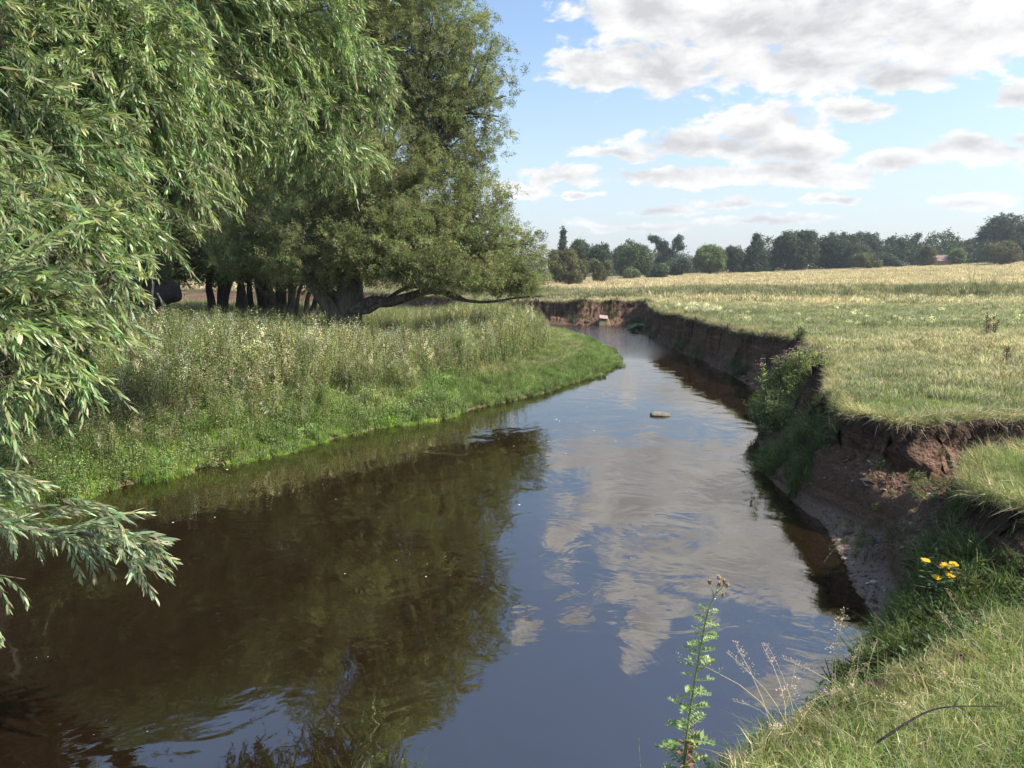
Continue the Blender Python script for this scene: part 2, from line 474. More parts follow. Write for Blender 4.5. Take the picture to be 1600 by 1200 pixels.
# ground: soil / turf / river bed by painted vertex masks
def ground_mat():
    m, t, o = new_mat('ground')
    a = t.new('ShaderNodeAttribute', attribute_name='mask')
    s = t.new('ShaderNodeSeparateColor'); t.l.new(a.outputs['Color'], s.inputs[0])
    soilm, drym, bedm = s.outputs
    g = t.new('ShaderNodeNewGeometry')
    P = g.outputs['Position']
    n1 = t.noise(P, 3.0, 8, 0.65)
    n2 = t.noise(P, 18.0, 6, 0.65)
    n3 = t.noise(P, 0.35, 5, 0.6)
    sepz = t.new('ShaderNodeSeparateXYZ'); t.l.new(P, sepz.inputs[0])
    # soil strata: slightly redder bands, darker humus near the top, wet mud near the water
    pz = t.vmath('MULTIPLY', P, (0.5, 0.5, 9.0))
    st = t.noise(pz, 1.2, 4, 0.6)
    soil = t.mix(t.ramp(st, 0.4, 0.62), (0.135, 0.075, 0.048), (0.26, 0.155, 0.10))
    soil = t.mix(t.ramp(n1, 0.35, 0.7), soil, (0.18, 0.108, 0.074))
    soil = t.mix(t.ramp(n2, 0.5, 0.72, 0, 0.6), soil, (0.25, 0.185, 0.135))
    hum = t.math('MULTIPLY', t.ramp(t.math('ADD', sepz.outputs[2], t.math('MULTIPLY', n1, 0.3)), 0.98, 1.3, 0, 0.8), 1.0)
    soil = t.mix(hum, soil, (0.055, 0.036, 0.026))
    pink = t.math('MULTIPLY', t.math('MULTIPLY', t.ramp(sepz.outputs[2], 0.24, 0.10), 0.85), t.ramp(sepz.outputs[1], 8.6, 7.4))
    soil = t.mix(pink, soil, (0.34, 0.25, 0.205))
    vor = t.new('ShaderNodeTexVoronoi'); vor.inputs['Scale'].default_value = 26.0
    t.l.new(t.vmath('ADD', P, t.vmath('MULTIPLY', t.noise(P, 8, 2, col=True), (0.05, 0.05, 0.05))), vor.inputs['Vector'])
    turf = t.mix(t.ramp(n2, 0.35, 0.65), (0.055, 0.065, 0.022), (0.115, 0.105, 0.045))
    straw = t.mix(t.ramp(n2, 0.35, 0.65), (0.25, 0.20, 0.11), (0.40, 0.33, 0.20))
    turf = t.mix(t.math('MULTIPLY', t.ramp(t.math('ADD', drym, t.math('MULTIPLY', t.math('SUBTRACT', n3, 0.5), 0.5)), 0.3, 0.95), 0.95), turf, straw)
    bed = t.mix(t.ramp(n2, 0.35, 0.7), (0.30, 0.20, 0.11), (0.42, 0.285, 0.165))
    col = t.mix(t.ramp(t.math('ADD', soilm, t.math('MULTIPLY', t.math('SUBTRACT', n1, 0.5), 0.5)), 0.35, 0.6), turf, soil)
    col = t.mix(bedm, col, bed)
    p = principled(t, Roughness=0.92)
    p.inputs['Specular IOR Level'].default_value = 0.25
    t.l.new(col, p.inputs['Base Color'])
    hgt = t.math('ADD', t.math('MULTIPLY', n1, 1.2), t.math('ADD', t.math('MULTIPLY', n2, 0.5), t.math('MULTIPLY', vor.outputs['Distance'], -0.35)))
    b = t.new('ShaderNodeBump'); b.inputs['Strength'].default_value = 1.0; b.inputs['Distance'].default_value = 0.11
    t.l.new(hgt, b.inputs['Height']); t.l.new(b.outputs[0], p.inputs['Normal'])
    t.l.new(p.outputs[0], o.inputs[0])
    return m


def water_mat():
    m, t, o = new_mat('river_water')
    g = t.new('ShaderNodeNewGeometry')
    P = g.outputs['Position']
    sp = t.new('ShaderNodeSeparateXYZ'); t.l.new(P, sp.inputs[0])
    far = t.ramp(sp.outputs[1], 21.0, 29.0)
    # slow swirling current near, small riffles far
    w1 = t.noise(t.vmath('MULTIPLY', P, (1.0, 1.0, 1.0)), 1.1, 3, 0.45, 1.2)
    w2 = t.noise(t.vmath('MULTIPLY', P, (1.0, 1.8, 1.0)), 5.0, 3, 0.5, 0.8)
    w3 = t.noise(t.vmath('MULTIPLY', P, (1.0, 2.0, 1.0)), 6.5, 4, 0.6)
    patch = t.ramp(t.noise(P, 0.5, 3, 0.5), 0.45, 0.62, 0.25, 1.0)
    h = t.math('ADD', t.math('MULTIPLY', w1, 0.008), t.math('MULTIPLY', t.math('MULTIPLY', w2, patch), 0.0011))
    h = t.math('ADD', h, t.math('MULTIPLY', t.math('MULTIPLY', w3, far), 0.032))
    b = t.new('ShaderNodeBump'); b.inputs['Strength'].default_value = 1.0; b.inputs['Distance'].default_value = 1.0
    t.l.new(h, b.inputs['Height'])
    gl = t.new('ShaderNodeBsdfGlossy'); gl.inputs['Roughness'].default_value = 0.0
    gl.inputs['Color'].default_value = (1, 0.97, 0.93, 1)
    t.l.new(b.outputs[0], gl.inputs['Normal'])
    fr = t.new('ShaderNodeFresnel'); fr.inputs['IOR'].default_value = 3.1
    t.l.new(b.outputs[0], fr.inputs['Normal'])
    trn = t.new('ShaderNodeBsdfTransparent'); trn.inputs['Color'].default_value = (0.95, 0.90, 0.80, 1)
    df = t.new('ShaderNodeBsdfDiffuse'); df.inputs['Color'].default_value = (0.060, 0.034, 0.015, 1)
    mb = t.new('ShaderNodeMixShader'); mb.inputs[0].default_value = 0.24
    t.l.new(trn.outputs[0], mb.inputs[1]); t.l.new(df.outputs[0], mb.inputs[2])
    mx = t.new('ShaderNodeMixShader')
    t.l.new(fr.outputs[0], mx.inputs[0]); t.l.new(mb.outputs[0], mx.inputs[1]); t.l.new(gl.outputs[0], mx.inputs[2])
    t.l.new(mx.outputs[0], o.inputs['Surface'])
    va = t.new('ShaderNodeVolumeAbsorption'); va.inputs['Color'].default_value = (0.55, 0.40, 0.18, 1); va.inputs['Density'].default_value = 3.0
    t.l.new(va.outputs[0], o.inputs['Volume'])
    return m


# ------------------------------------------------------------------ mesh helpers
def mesh_np(name, verts, faces, mat, cols=None, smooth=False, attrs=None):
    verts = np.asarray(verts, np.float32).reshape(-1, 3)
    me = bpy.data.meshes.new(name)
    fl = [len(f) for f in faces] if not isinstance(faces, np.ndarray) else None
    me.vertices.add(len(verts)); me.vertices.foreach_set('co', verts.ravel())
    if fl is None:
        k = faces.shape[1]; nf = faces.shape[0]
        starts = np.arange(nf, dtype=np.int32) * k
        flat = faces.astype(np.int32).ravel()
    else:
        nf = len(fl)
        starts = np.concatenate([[0], np.cumsum(fl)[:-1]]).astype(np.int32) if nf else np.zeros(0, np.int32)
        flat = np.fromiter((i for f in faces for i in f), np.int32)
    me.loops.add(len(flat)); me.loops.foreach_set('vertex_index', flat)
    me.polygons.add(nf); me.polygons.foreach_set('loop_start', starts)
    if nf:
        me.polygons.foreach_set('use_smooth', np.full(nf, bool(smooth)))
    if mat is not None: me.materials.append(mat)
    me.update(calc_edges=True)
    if cols is not None:
        a = me.attributes.new('col', 'FLOAT_COLOR', 'POINT')
        c = np.ones((len(verts), 4), np.float32); c[:, :3] = np.asarray(cols, np.float32)
        a.data.foreach_set('color', c.ravel())
    for k, (typ, arr) in (attrs or {}).items():
        a = me.attributes.new(k, typ, 'POINT')
        arr = np.asarray(arr)
        if typ == 'FLOAT_VECTOR': a.data.foreach_set('vector', arr.astype(np.float32).ravel())
        elif typ == 'FLOAT_COLOR': a.data.foreach_set('color', arr.astype(np.float32).ravel())
        else: a.data.foreach_set('value', arr)
    return me


def link(name, me, parent=None):
    o = bpy.data.objects.new(name, me)
    COL.objects.link(o)
    if parent is not None:
        o.parent = parent
    return o


def wpar(o, root):
    """child whose vertices are already in world coordinates"""
    o.parent = root
    o.location = -Vector(root.location)
    return o


def tag(o, label=None, cat=None, group=None, kind=None):
    if label: o['label'] = label
    if cat: o['category'] = cat
    if group: o['group'] = group
    if kind: o['kind'] = kind
    return o


def empty(name, loc, label, cat, group=None, rz=0):
    o = bpy.data.objects.new(name, None)
    o.empty_display_size = 0.2
    COL.objects.link(o)
    o.location = loc
    o.rotation_euler = (0, 0, rz)
    return tag(o, label, cat, group)


class MB:
    def __init__(s):
        s.v = []; s.f = []; s.c = []; s.n = 0

    def add(s, v, f, c=(0.5, 0.5, 0.5)):
        v = np.asarray(v, float).reshape(-1, 3)
        s.v.append(v)
        s.f.extend([tuple(i + s.n for i in q) for q in f])
        c = np.asarray(c, float)
        s.c.append(np.tile(c, (len(v), 1)) if c.ndim == 1 else c)
        s.n += len(v)

    def tube(s, pts, rr, k=6, c=(0.1, 0.08, 0.06), cap=True):
        pts = [Vector(p) for p in pts]
        n = len(pts)
        if not hasattr(rr, '__len__'): rr = [rr] * n
        V = []; F = []
        ref = Vector((0.31, 0.52, 0.8))
        for i, p in enumerate(pts):
            d = (pts[min(i + 1, n - 1)] - pts[max(i - 1, 0)])
            if d.length < 1e-9: d = Vector((0, 0, 1))
            d.normalize()
            a = d.cross(ref)
            if a.length < 1e-3: a = d.cross(Vector((1, 0, 0)))
            a.normalize(); b = d.cross(a)
            for j in range(k):
                an = 2 * math.pi * j / k
                V.append(p + (a * math.cos(an) + b * math.sin(an)) * rr[i])
        for i in range(n - 1):
            for j in range(k):
                j2 = (j + 1) % k
                F.append((i * k + j, i * k + j2, (i + 1) * k + j2, (i + 1) * k + j))
        if cap:
            F.append(tuple(range(k))[::-1]); F.append(tuple((n - 1) * k + j for j in range(k)))
        s.add([tuple(v) for v in V], F, c)

    def leaf(s, base, d, up, L, W, c, curl=0.15, simple=False):
        """lanceolate leaf growing from base along d"""
        base = np.asarray(base, float); d = np.asarray(d, float); d = d / (np.linalg.norm(d) + 1e-9)
        side = np.cross(d, np.asarray(up, float)); side /= (np.linalg.norm(side) + 1e-9)
        nrm = np.cross(side, d)
        if simple:
            V = [base, base + d * L * 0.45 + side * W / 2, base + d * L + nrm * (-curl * L), base + d * L * 0.45 - side * W / 2]
            s.add(V, [(0, 1, 2, 3)], c); return
        V = [base, base + d * L * .3 + side * W * .45, base + d * L * .3 - side * W * .45,
             base + d * L * .68 + side * W * .4 - nrm * curl * L * .4, base + d * L * .68 - side * W * .4 - nrm * curl * L * .4,
             base + d * L - nrm * curl * L]
        s.add(V, [(0, 1, 2), (2, 1, 3, 4), (4, 3, 5)], c)

    def arrays(s):
        return np.concatenate(s.v), s.f, np.concatenate(s.c)

    def mesh(s, name, mat, smooth=False):
        v, f, c = s.arrays()
        return mesh_np(name, v, f, mat, c, smooth)

    def build(s, name, mat, parent=None, smooth=False):
        return link(name, s.mesh(name, mat, smooth), parent)


def scatter_tree(n_t):
    key = 'scatter_%d' % n_t
    if key in bpy.data.node_groups: return bpy.data.node_groups[key]
    g = bpy.data.node_groups.new(key, 'GeometryNodeTree')
    g.interface.new_socket('Geometry', in_out='INPUT', socket_type='NodeSocketGeometry')
    g.interface.new_socket('Geometry', in_out='OUTPUT', socket_type='NodeSocketGeometry')
    N, L = g.nodes, g.links
    gi = N.new('NodeGroupInput'); go = N.new('NodeGroupOutput')
    def attr(nm, typ):
        a = N.new('GeometryNodeInputNamedAttribute'); a.data_type = typ; a.inputs[0].default_value = nm
        return next(o for o in a.outputs if o.enabled and o.name == 'Attribute')
    tid = attr('tid', 'INT')
    def sep(k):
        c = N.new('FunctionNodeCompare'); c.data_type = 'INT'; c.operation = 'EQUAL'
        ins = [i for i in c.inputs if i.enabled and i.type == 'INT']
        L.new(tid, ins[0]); ins[1].default_value = k
        s = N.new('GeometryNodeSeparateGeometry'); s.domain = 'POINT'
        L.new(gi.outputs[0], s.inputs[0]); L.new(c.outputs[0], s.inputs[1])
        return s.outputs[0]
    gt = N.new('GeometryNodeGeometryToInstance')
    for k in range(n_t):
        L.new(sep(k), gt.inputs[0])
    iop = N.new('GeometryNodeInstanceOnPoints')
    L.new(sep(-1), iop.inputs['Points'])
    L.new(gt.outputs[0], iop.inputs['Instance'])
    iop.inputs['Pick Instance'].default_value = True
    L.new(attr('idx', 'INT'), iop.inputs['Instance Index'])
    e = N.new('FunctionNodeEulerToRotation')
    L.new(attr('rot', 'FLOAT_VECTOR'), e.inputs[0])
    L.new(e.outputs[0], iop.inputs['Rotation'])
    L.new(attr('scl', 'FLOAT'), iop.inputs['Scale'])
    L.new(iop.outputs[0], go.inputs[0])
    return g


def scatter(name, temps, pts, rot, scl, idx, dry, mat, root=None, seed=0):
    """one object whose own mesh holds the little templates and the points they are set on"""
    V, F, Cc, T = [], [], [], []
    n = 0
    for k, mb in enumerate(temps):
        v, f, c = mb.arrays()
        V.append(v); Cc.append(c); T.append(np.full(len(v), k))
        F.extend([tuple(i + n for i in q) for q in f])
        n += len(v)
    pts = np.asarray(pts, float).reshape(-1, 3)
    m = len(pts)
    V.append(pts); T.append(np.full(m, -1)); Cc.append(np.full((m, 3), 0.5))
    z1 = np.zeros(n)
    me = mesh_np(name, np.concatenate(V), F, mat, np.concatenate(Cc), attrs={
        'tid': ('INT', np.concatenate(T).astype(np.int32)),
        'rot': ('FLOAT_VECTOR', np.concatenate([np.zeros((n, 3)), np.asarray(rot, float).reshape(-1, 3)])),
        'scl': ('FLOAT', np.concatenate([z1, np.broadcast_to(scl, (m,))]).astype(np.float32)),
        'idx': ('INT', np.concatenate([z1, np.broadcast_to(idx, (m,))]).astype(np.int32)),
        'dry': ('FLOAT', np.concatenate([z1, np.broadcast_to(dry, (m,))]).astype(np.float32))})
    o = link(name, me)
    if root is not None: wpar(o, root)
    md = o.modifiers.new('scatter', 'NODES')
    md.node_group = scatter_tree(len(temps))
    return o


# ------------------------------------------------------------------ ground sheet
def axis(spec):
    a = [spec[0][0]]
    for (x0, x1, st) in spec:
        n = max(1, int(round((x1 - x0) / st)))
        a.extend(list(x0 + (x1 - x0) * (np.arange(n) + 1) / n))
    return np.array(a)


def grow(x0, x1, s0, r=1.12):
    o = [x0]; s = s0
    sg = 1 if x1 > x0 else -1
    while (x1 - o[-1]) * sg > s:
        o.append(o[-1] + sg * s); s *= r
    o[-1] = x1
    return np.array(o[1:])


xs = np.concatenate([grow(-14, -700, 0.25, 1.12)[::-1], axis([(-14, 0.2, 0.11), (0.2, 5.6, 0.03), (5.6, 9, 0.06), (9, 16, 0.14)]), grow(16, 700, 0.3, 1.05)])
ys = np.concatenate([grow(1.0, -60, 0.1, 1.2)[::-1], axis([(1.0, 9.6, 0.032), (9.6, 18, 0.07), (18, 46, 0.1)]), grow(46, 900, 0.2, 1.04)])
X, Y = np.meshgrid(xs, ys)
Hh, soil, wat, lef, dT, dL, dR, tt = terrain(X, Y)
dry = dryness(X, Y, lef)
dry = np.where(lef, 0.25 + 0.2 * fbm(X, Y, 71, 3), dry)
dryg = dry.copy()
# clods and undercuts on the steep faces: push the surface sideways
steep = ss(0.5, 0.75, tt) * (1 - ss(0.97, 1.0, tt)) * (soil > 0.8)
Zn = np.zeros_like(Hh)
offx = steep * 0.2 * fbm(X * 2.6, Hh * 5 + Y * 3.1, 81, 4, 0.6)
offy = steep * 0.2 * fbm(X * 2.6 + 40, Hh * 5 + Y * 3.1, 82, 4, 0.6)
verts = np.stack([X + offx, Y + offy, Hh], -1).reshape(-1, 3)
ny, nx = X.shape
ii = (np.arange(ny - 1)[:, None] * nx + np.arange(nx - 1)[None, :]).ravel()
quads = np.stack([ii, ii + 1, ii + nx + 1, ii + nx], -1)
mask = np.stack([soil, dryg, np.where(wat, 1.0, 0.0), np.ones_like(soil)], -1).reshape(-1, 4)
me = mesh_np('ground', verts, quads, ground_mat(), smooth=True, attrs={'mask': ('FLOAT_COLOR', mask)})
tag(link('ground', me), kind='structure')

# water: closed body whose bottom lies below the bed
wb = MB()
wx = [-120, 60]; wy = [-30, 110]
wb.add([(wx[0], wy[0], 0), (wx[1], wy[0], 0), (wx[1], wy[1], 0), (wx[0], wy[1], 0), (wx[0], wy[0], -4), (wx[1], wy[0], -4), (wx[1], wy[1], -4), (wx[0], wy[1], -4)],
       [(0, 1, 2, 3), (7, 6, 5, 4), (0, 4, 5, 1), (1, 5, 6, 2), (2, 6, 7, 3), (3, 7, 4, 0)])
tag(wb.build('river_water', water_mat()), kind='structure')


# ------------------------------------------------------------------ vegetation templates
def jit(rng, c, a=0.2):
    return tuple(max(0, x * (1 + rng.uniform(-a, a))) for x in c)


def tuft(rng, n, h, spread, wid, cg=(0.10, 0.155, 0.035), cs=(0.36, 0.30, 0.16), pstraw=0.25, lean=0.5):
    mb = MB()
    for i in range(n):
        a = rng.uniform(0, 6.283); r = spread * math.sqrt(rng.random())
        b = np.array([r * math.cos(a), r * math.sin(a), -0.02])
        hh = h * rng.uniform(0.5, 1.15)
        la = rng.uniform(0, 6.283); le = lean * rng.uniform(0.1, 1.0)
        dirn = np.array([math.cos(la), math.sin(la), 0])
        side = np.array([-math.sin(la), math.cos(la), 0]) if rng.random() < 0.5 else np.array([math.cos(la + 1), math.sin(la + 1), 0])
        w_ = wid * rng.uniform(0.6, 1.3)
        c = jit(rng, cs if rng.random() < pstraw else cg, 0.25)
        m1 = b + np.array([0, 0, hh * 0.55]) + dirn * le * hh * 0.25
        tp = b + np.array([0, 0, hh * (1 - 0.35 * le)]) + dirn * le * hh * 0.9
        mb.add([b - side * w_ / 2, b + side * w_ / 2, m1 + side * w_ * .4, m1 - side * w_ * .4, tp], [(0, 1, 2, 3), (3, 2, 4)], c)
    return mb


def herb(rng, h, nst, leafL, leafW, c, spread=0.12, fluff=None, nf=0, leaves=26, c2=None, simple=True):
    """upright leafy stems, optionally with pale seed or flower heads at the top"""
    mb = MB()
    for s_ in range(nst):
        a = rng.uniform(0, 6.283); r = spread * math.sqrt(rng.random())
        b = np.array([r * math.cos(a), r * math.sin(a), -0.03])
        le = rng.uniform(0, 0.25); la = rng.uniform(0, 6.283)
        hh = h * rng.uniform(0.7, 1.1)
        P = lambda t: b + np.array([math.cos(la) * le * t * t * hh, math.sin(la) * le * t * t * hh, hh * t])
        mb.tube([P(0), P(.5), P(1)], [0.006, 0.005, 0.002], 3, jit(rng, (0.11, 0.12, 0.05)), cap=False)
        for k in range(leaves):
            t = 0.12 + 0.88 * (k + rng.random()) / leaves
            an = rng.uniform(0, 6.283)
            p = P(t)
            out = np.array([math.cos(an), math.sin(an), rng.uniform(0.1, 0.9)])
            off = rng.uniform(0, 0.5) * (1 - t * 0.6) * spread
            p = p + np.array([math.cos(an), math.sin(an), 0]) * off
            cc = jit(rng, c if (c2 is None or rng.random() < 0.7) else c2, 0.3)
            L_ = leafL * rng.uniform(0.6, 1.2) * (1.1 - 0.5 * t)
            mb.leaf(p, out, (rng.uniform(-.4, .4), rng.uniform(-.4, .4), 1), L_, leafW * L_ / leafL, cc, 0.15, simple)
        if fluff:
            for k in range(nf):
                p = P(rng.uniform(0.86, 1.0)) + np.array([rng.gauss(0, .035), rng.gauss(0, .035), rng.uniform(0, 0.09)])
                q = rng.uniform(0.004, 0.011)
                R = np.array([rng.gauss(0, 1) for _ in range(3)]); R /= np.linalg.norm(R)
                S = np.cross(R, [0.3, 0.5, 0.8]); S /= np.linalg.norm(S); T_ = np.cross(R, S)
                mb.add([p - S * q, p - T_ * q, p + S * q, p + T_ * q, p + R * q], [(0, 1, 4), (1, 2, 4), (2, 3, 4), (3, 0, 4)], jit(rng, fluff, 0.15))
    return mb


def shoot(rng, L, n, leafL, leafW, c, droop=0.5, simple=False, c2=None, stem=0.004, side=0):
    """a willow shoot along +X that arches down, leaves all along it"""
    mb = MB()
    wob_ = rng.uniform(-0.15, 0.15)
    def P(t): return np.array([L * t * (1 - 0.25 * droop * t), wob_ * L * t * t, -droop * L * t * t * 0.7])
    mb.tube([P(0), P(.33), P(.66), P(1)], [stem, stem * .8, stem * .6, stem * .3], 4 if not simple else 3, (0.16, 0.16, 0.06), cap=False)
    for k in range(n):
        t = 0.04 + 0.96 * (k + 0.5) / n
        p = P(t); d = P(min(1, t + .02)) - P(t - .02); d /= np.linalg.norm(d)
        an = k * 2.4 + rng.uniform(-.5, .5)
        s1 = np.cross(d, [0, 0, 1.0]); s1 /= np.linalg.norm(s1); u1 = np.cross(s1, d)
        out = s1 * math.cos(an) + u1 * math.sin(an)
        f = 0.75 + 0.5 * t
        ld = d * f + out * (rng.uniform(0.45, 0.75) if not side else rng.uniform(0.6, 1.05)) + np.array([0, 0, -0.30 * droop - 0.12])
        ll = leafL * rng.uniform(0.75, 1.15) * (1.0 if t < 0.8 else 1.0 - 1.8 * (t - 0.8))
        cc = jit(rng, c if (c2 is None or t < 0.7) else c2, 0.22)
        mb.leaf(p, ld, out + np.array([0, 0, .3]), ll, leafW * ll / leafL, cc, rng.uniform(0.02, 0.22), simple)
    return mb


rng = random.Random(7)
nr = np.random.default_rng(11)


def in_view(x, y, m=0.12, ymin=-1):
    return (y > ymin) & (np.abs(x) < y * (0.727 + m) + 1.2)


# ------------------------------------------------------------------ trees
def crown_points(bl, dens, seed, shell=0.45, gate=0.0, gs=0.9):
    """bl: centre, radii; returns points + outward directions"""
    r = np.random.default_rng(seed)
    P_, O_ = [], []
    for (c, rr, k) in bl:
        n = int(dens * k * (rr[0] * rr[1] + rr[1] * rr[2] + rr[0] * rr[2]) / 3)
        d = r.normal(size=(n, 3)); d /= np.linalg.norm(d, axis=1, keepdims=True)
        q = r.random(n) ** shell
        # lumpy surface
        l = 1 + 0.22 * fbm(d[:, 0] * 2.2 + seed, d[:, 2] * 2.2 + d[:, 1] * 1.7, seed, 3)
        P_.append(np.array(c) + d * np.array(rr) * (q * l)[:, None]); O_.append(d)
    P_, O_ = np.concatenate(P_), np.concatenate(O_)
    if gate > 0:
        g_ = fbm(P_[:, 0] * gs + 3.1, P_[:, 2] * gs * 1.3 + P_[:, 1] * gs * .6, 901, 3) + fbm(P_[:, 1] * gs - 5.2, P_[:, 2] * gs * 1.3 - P_[:, 0] * gs * .5, 907, 3)
        kk = g_ + r.normal(0, .12, len(g_)) > np.quantile(g_, gate)
        P_, O_ = P_[kk], O_[kk]
    return P_, O_


def dir_to_euler(d, roll):
    d = d / np.linalg.norm(d, axis=1, keepdims=True)
    yaw = np.arctan2(d[:, 1], d[:, 0]); pit = -np.arcsin(np.clip(d[:, 2], -1, 1))
    return np.stack([roll, pit, yaw], -1)


def bez(p0, p1, p2, n=8, wig=0.0, r=None):
    o = []
    for i in range(n + 1):
        t = i / n
        p = Vector(p0) * (1 - t) ** 2 + Vector(p1) * 2 * t * (1 - t) + Vector(p2) * t * t
        if wig and 0 < i < n:
            p = p + Vector((r.gauss(0, wig), r.gauss(0, wig), r.gauss(0, wig)))
        o.append(p)
    return o


def pix_blob(px, py, dist, rx, ry, k=1.0, dep=None):
    c = D(px, py, dist)
    s = dist / FPX / math.cos(PITCH)
    return (tuple(c), (rx * s, (dep if dep is not None else rx * s * 0.9), ry * s), k)


# ---- big riverside willow
bt_blobs = [pix_blob(745, 150, 22, 72, 105, 0.45), pix_blob(700, 60, 22, 85, 75, 0.5), pix_blob(605, -20, 22.5, 100, 100, 1.0),
            pix_blob(640, 150, 22.5, 105, 120, 1.0), pix_blob(500, 20, 22, 120, 120, 1.0), pix_blob(500, 190, 21.5, 120, 120, 1.0),
            pix_blob(420, 120, 22, 110, 130, 1.0), pix_blob(720, 335, 21.5, 85, 75, 1.0), pix_blob(785, 395, 21.5, 75, 52, 1.0),
            pix_blob(610, 375, 20.5, 110, 75, 1.15), pix_blob(500, 375, 20.5, 105, 72, 1.15), pix_blob(570, 265, 21, 130, 90, 1.1), pix_blob(700, 235, 22, 80, 80, 0.7),
            pix_blob(400, 370, 22, 90, 75, 1.1), pix_blob(700, 425, 20.5, 100, 35, 1.1), pix_blob(800, 440, 21, 60, 28, 0.9),
            pix_blob(560, -90, 22.5, 90, 60, 0.9)]
bx, bz = D(535, 505, 21.0).x, 0.55
BT = empty('willow_tree', (bx, 21.0, bz), 'big spreading willow with a thick dark forked trunk and low limb on the left bank', 'tree')
tr = MB()
tr.tube([(bx, 21, 0.2), (bx + .03, 21, .7), (bx + .05, 21.05, 1.3), (bx + .15, 21.1, 2.0), (bx + .4, 21.3, 3.2)], [0.55, 0.42, 0.40, 0.36, 0.3], 14)
tr.tube([(bx + .1, 20.9, 0.2), (bx + .3, 20.9, 1.0), (bx + .42, 21.0, 1.9)], [0.36, 0.30, 0.2], 10)
v, f, c_ = tr.arrays()
wpar(link('trunk', mesh_np('trunk', v, f, M_BARK, smooth=True)), BT)
R_ = random.Random(3)


def limb(path, r0, r1, root, k=8, mat=None, name='limb', wig=0.0):
    mb = MB()
    n = len(path)
    rr = [r0 + (r1 - r0) * i / (n - 1) for i in range(n)]
    mb.tube(path, rr, k)
    v, f, c_ = mb.arrays()
    return wpar(link(name, mesh_np(name, v, f, mat or M_BARK, smooth=True)), root)


# low limbs seen against the light
def pixpath(pl, dist):
    return [D(a, b, dist + (e[0] if e else 0)) for (a, b, *e) in pl]


def smooth_path(pts, n=4):
    pts = [Vector(p) for p in pts]
    o = []
    for i in range(len(pts) - 1):
        p0 = pts[max(i - 1, 0)]; p1 = pts[i]; p2 = pts[i + 1]; p3 = pts[min(i + 2, len(pts) - 1)]
        for j in range(n):
            t = j / n
            o.append(0.5 * ((2 * p1) + (-p0 + p2) * t + (2 * p0 - 5 * p1 + 4 * p2 - p3) * t * t + (-p0 + 3 * p1 - 3 * p2 + p3) * t ** 3))
    o.append(pts[-1])
    return o


limb(smooth_path(pixpath([(528, 512), (520, 490), (508, 470), (497, 455), (480, 430), (455, 380)], 20.8)), 0.27, 0.14, BT, 10)
limb(smooth_path(pixpath([(545, 500), (528, 470), (512, 452), (505, 420), (500, 360)], 21.2)), 0.2, 0.12, BT)
limb(smooth_path(pixpath([(548, 488), (580, 472), (610, 472), (640, 463), (668, 455), (700, 458), (725, 469)], 20.9)), 0.2, 0.06, BT, 10)
limb(smooth_path(pixpath([(555, 487), (575, 486), (592, 477), (612, 472)], 20.7)), 0.10, 0.06, BT)
limb(smooth_path(pixpath([(690, 457), (720, 468), (760, 472), (810, 465), (850, 462)], 20.8)), 0.06, 0.02, BT, 6)
limb(smooth_path(pixpath([(600, 472), (630, 452), (670, 446), (720, 440)], 21.2)), 0.07, 0.03, BT, 6)
limb(smooth_path(pixpath([(555, 470), (560, 400), (610, 320), (655, 260), (705, 190), (730, 110), (738, 60)], 21.8)), 0.26, 0.03, BT, 8)
limb(smooth_path(pixpath([(650, 268), (690, 230), (720, 180), (760, 160), (790, 150)], 21.8)), 0.10, 0.02, BT, 6)
limb(smooth_path(pixpath([(700, 200), (720, 178), (745, 178), (780, 182)], 21.9)), 0.07, 0.02, BT, 6)
limb(smooth_path(pixpath([(715, 160), (745, 130), (760, 100), (770, 60)], 22.1)), 0.06, 0.015, BT, 6)
limb(smooth_path(pixpath([(550, 470), (548, 380), (552, 300), (560, 200), (590, 100), (600, 0), (590, -80)], 22.2)), 0.28, 0.04, BT, 8)
limb(smooth_path(pixpath([(545, 460), (520, 360), (500, 260), (480, 150), (450, 60)], 21.8)), 0.24, 0.04, BT, 8)
limb(smooth_path(pixpath([(550, 300), (600, 230), (640, 160), (680, 80)], 22.3)), 0.12, 0.03, BT, 6)
limb(smooth_path(pixpath([(600, 330), (660, 335), (720, 330), (780, 370)], 21.5)), 0.12, 0.03, BT, 6)
tw = MB()
for (c0, rr, k) in bt_blobs:
    for j in range(16):
        d = Vector((R_.gauss(0, 1), R_.gauss(0, 1), R_.gauss(0, .8) + .3)).normalized()
        e = Vector(c0) + Vector((d.x * rr[0], d.y * rr[1], d.z * rr[2])) * R_.uniform(0.6, 0.95)
        s0 = Vector(c0) + (Vector((bx, 21.2, 3.0)) - Vector(c0)) * R_.uniform(0.1, 0.4)
        tw.tube(bez(s0, s0 * .4 + e * .6 + Vector((0, 0, .4)), e, 5, 0.06, R_), [0.03, .026, .021, .016, .011, .005], 4, cap=False)
v, f, c_ = tw.arrays()
wpar(tag(link('branches', mesh_np('branches', v, f, M_BARK)), kind='stuff'), BT)
WG = (0.225, 0.25, 0.11)
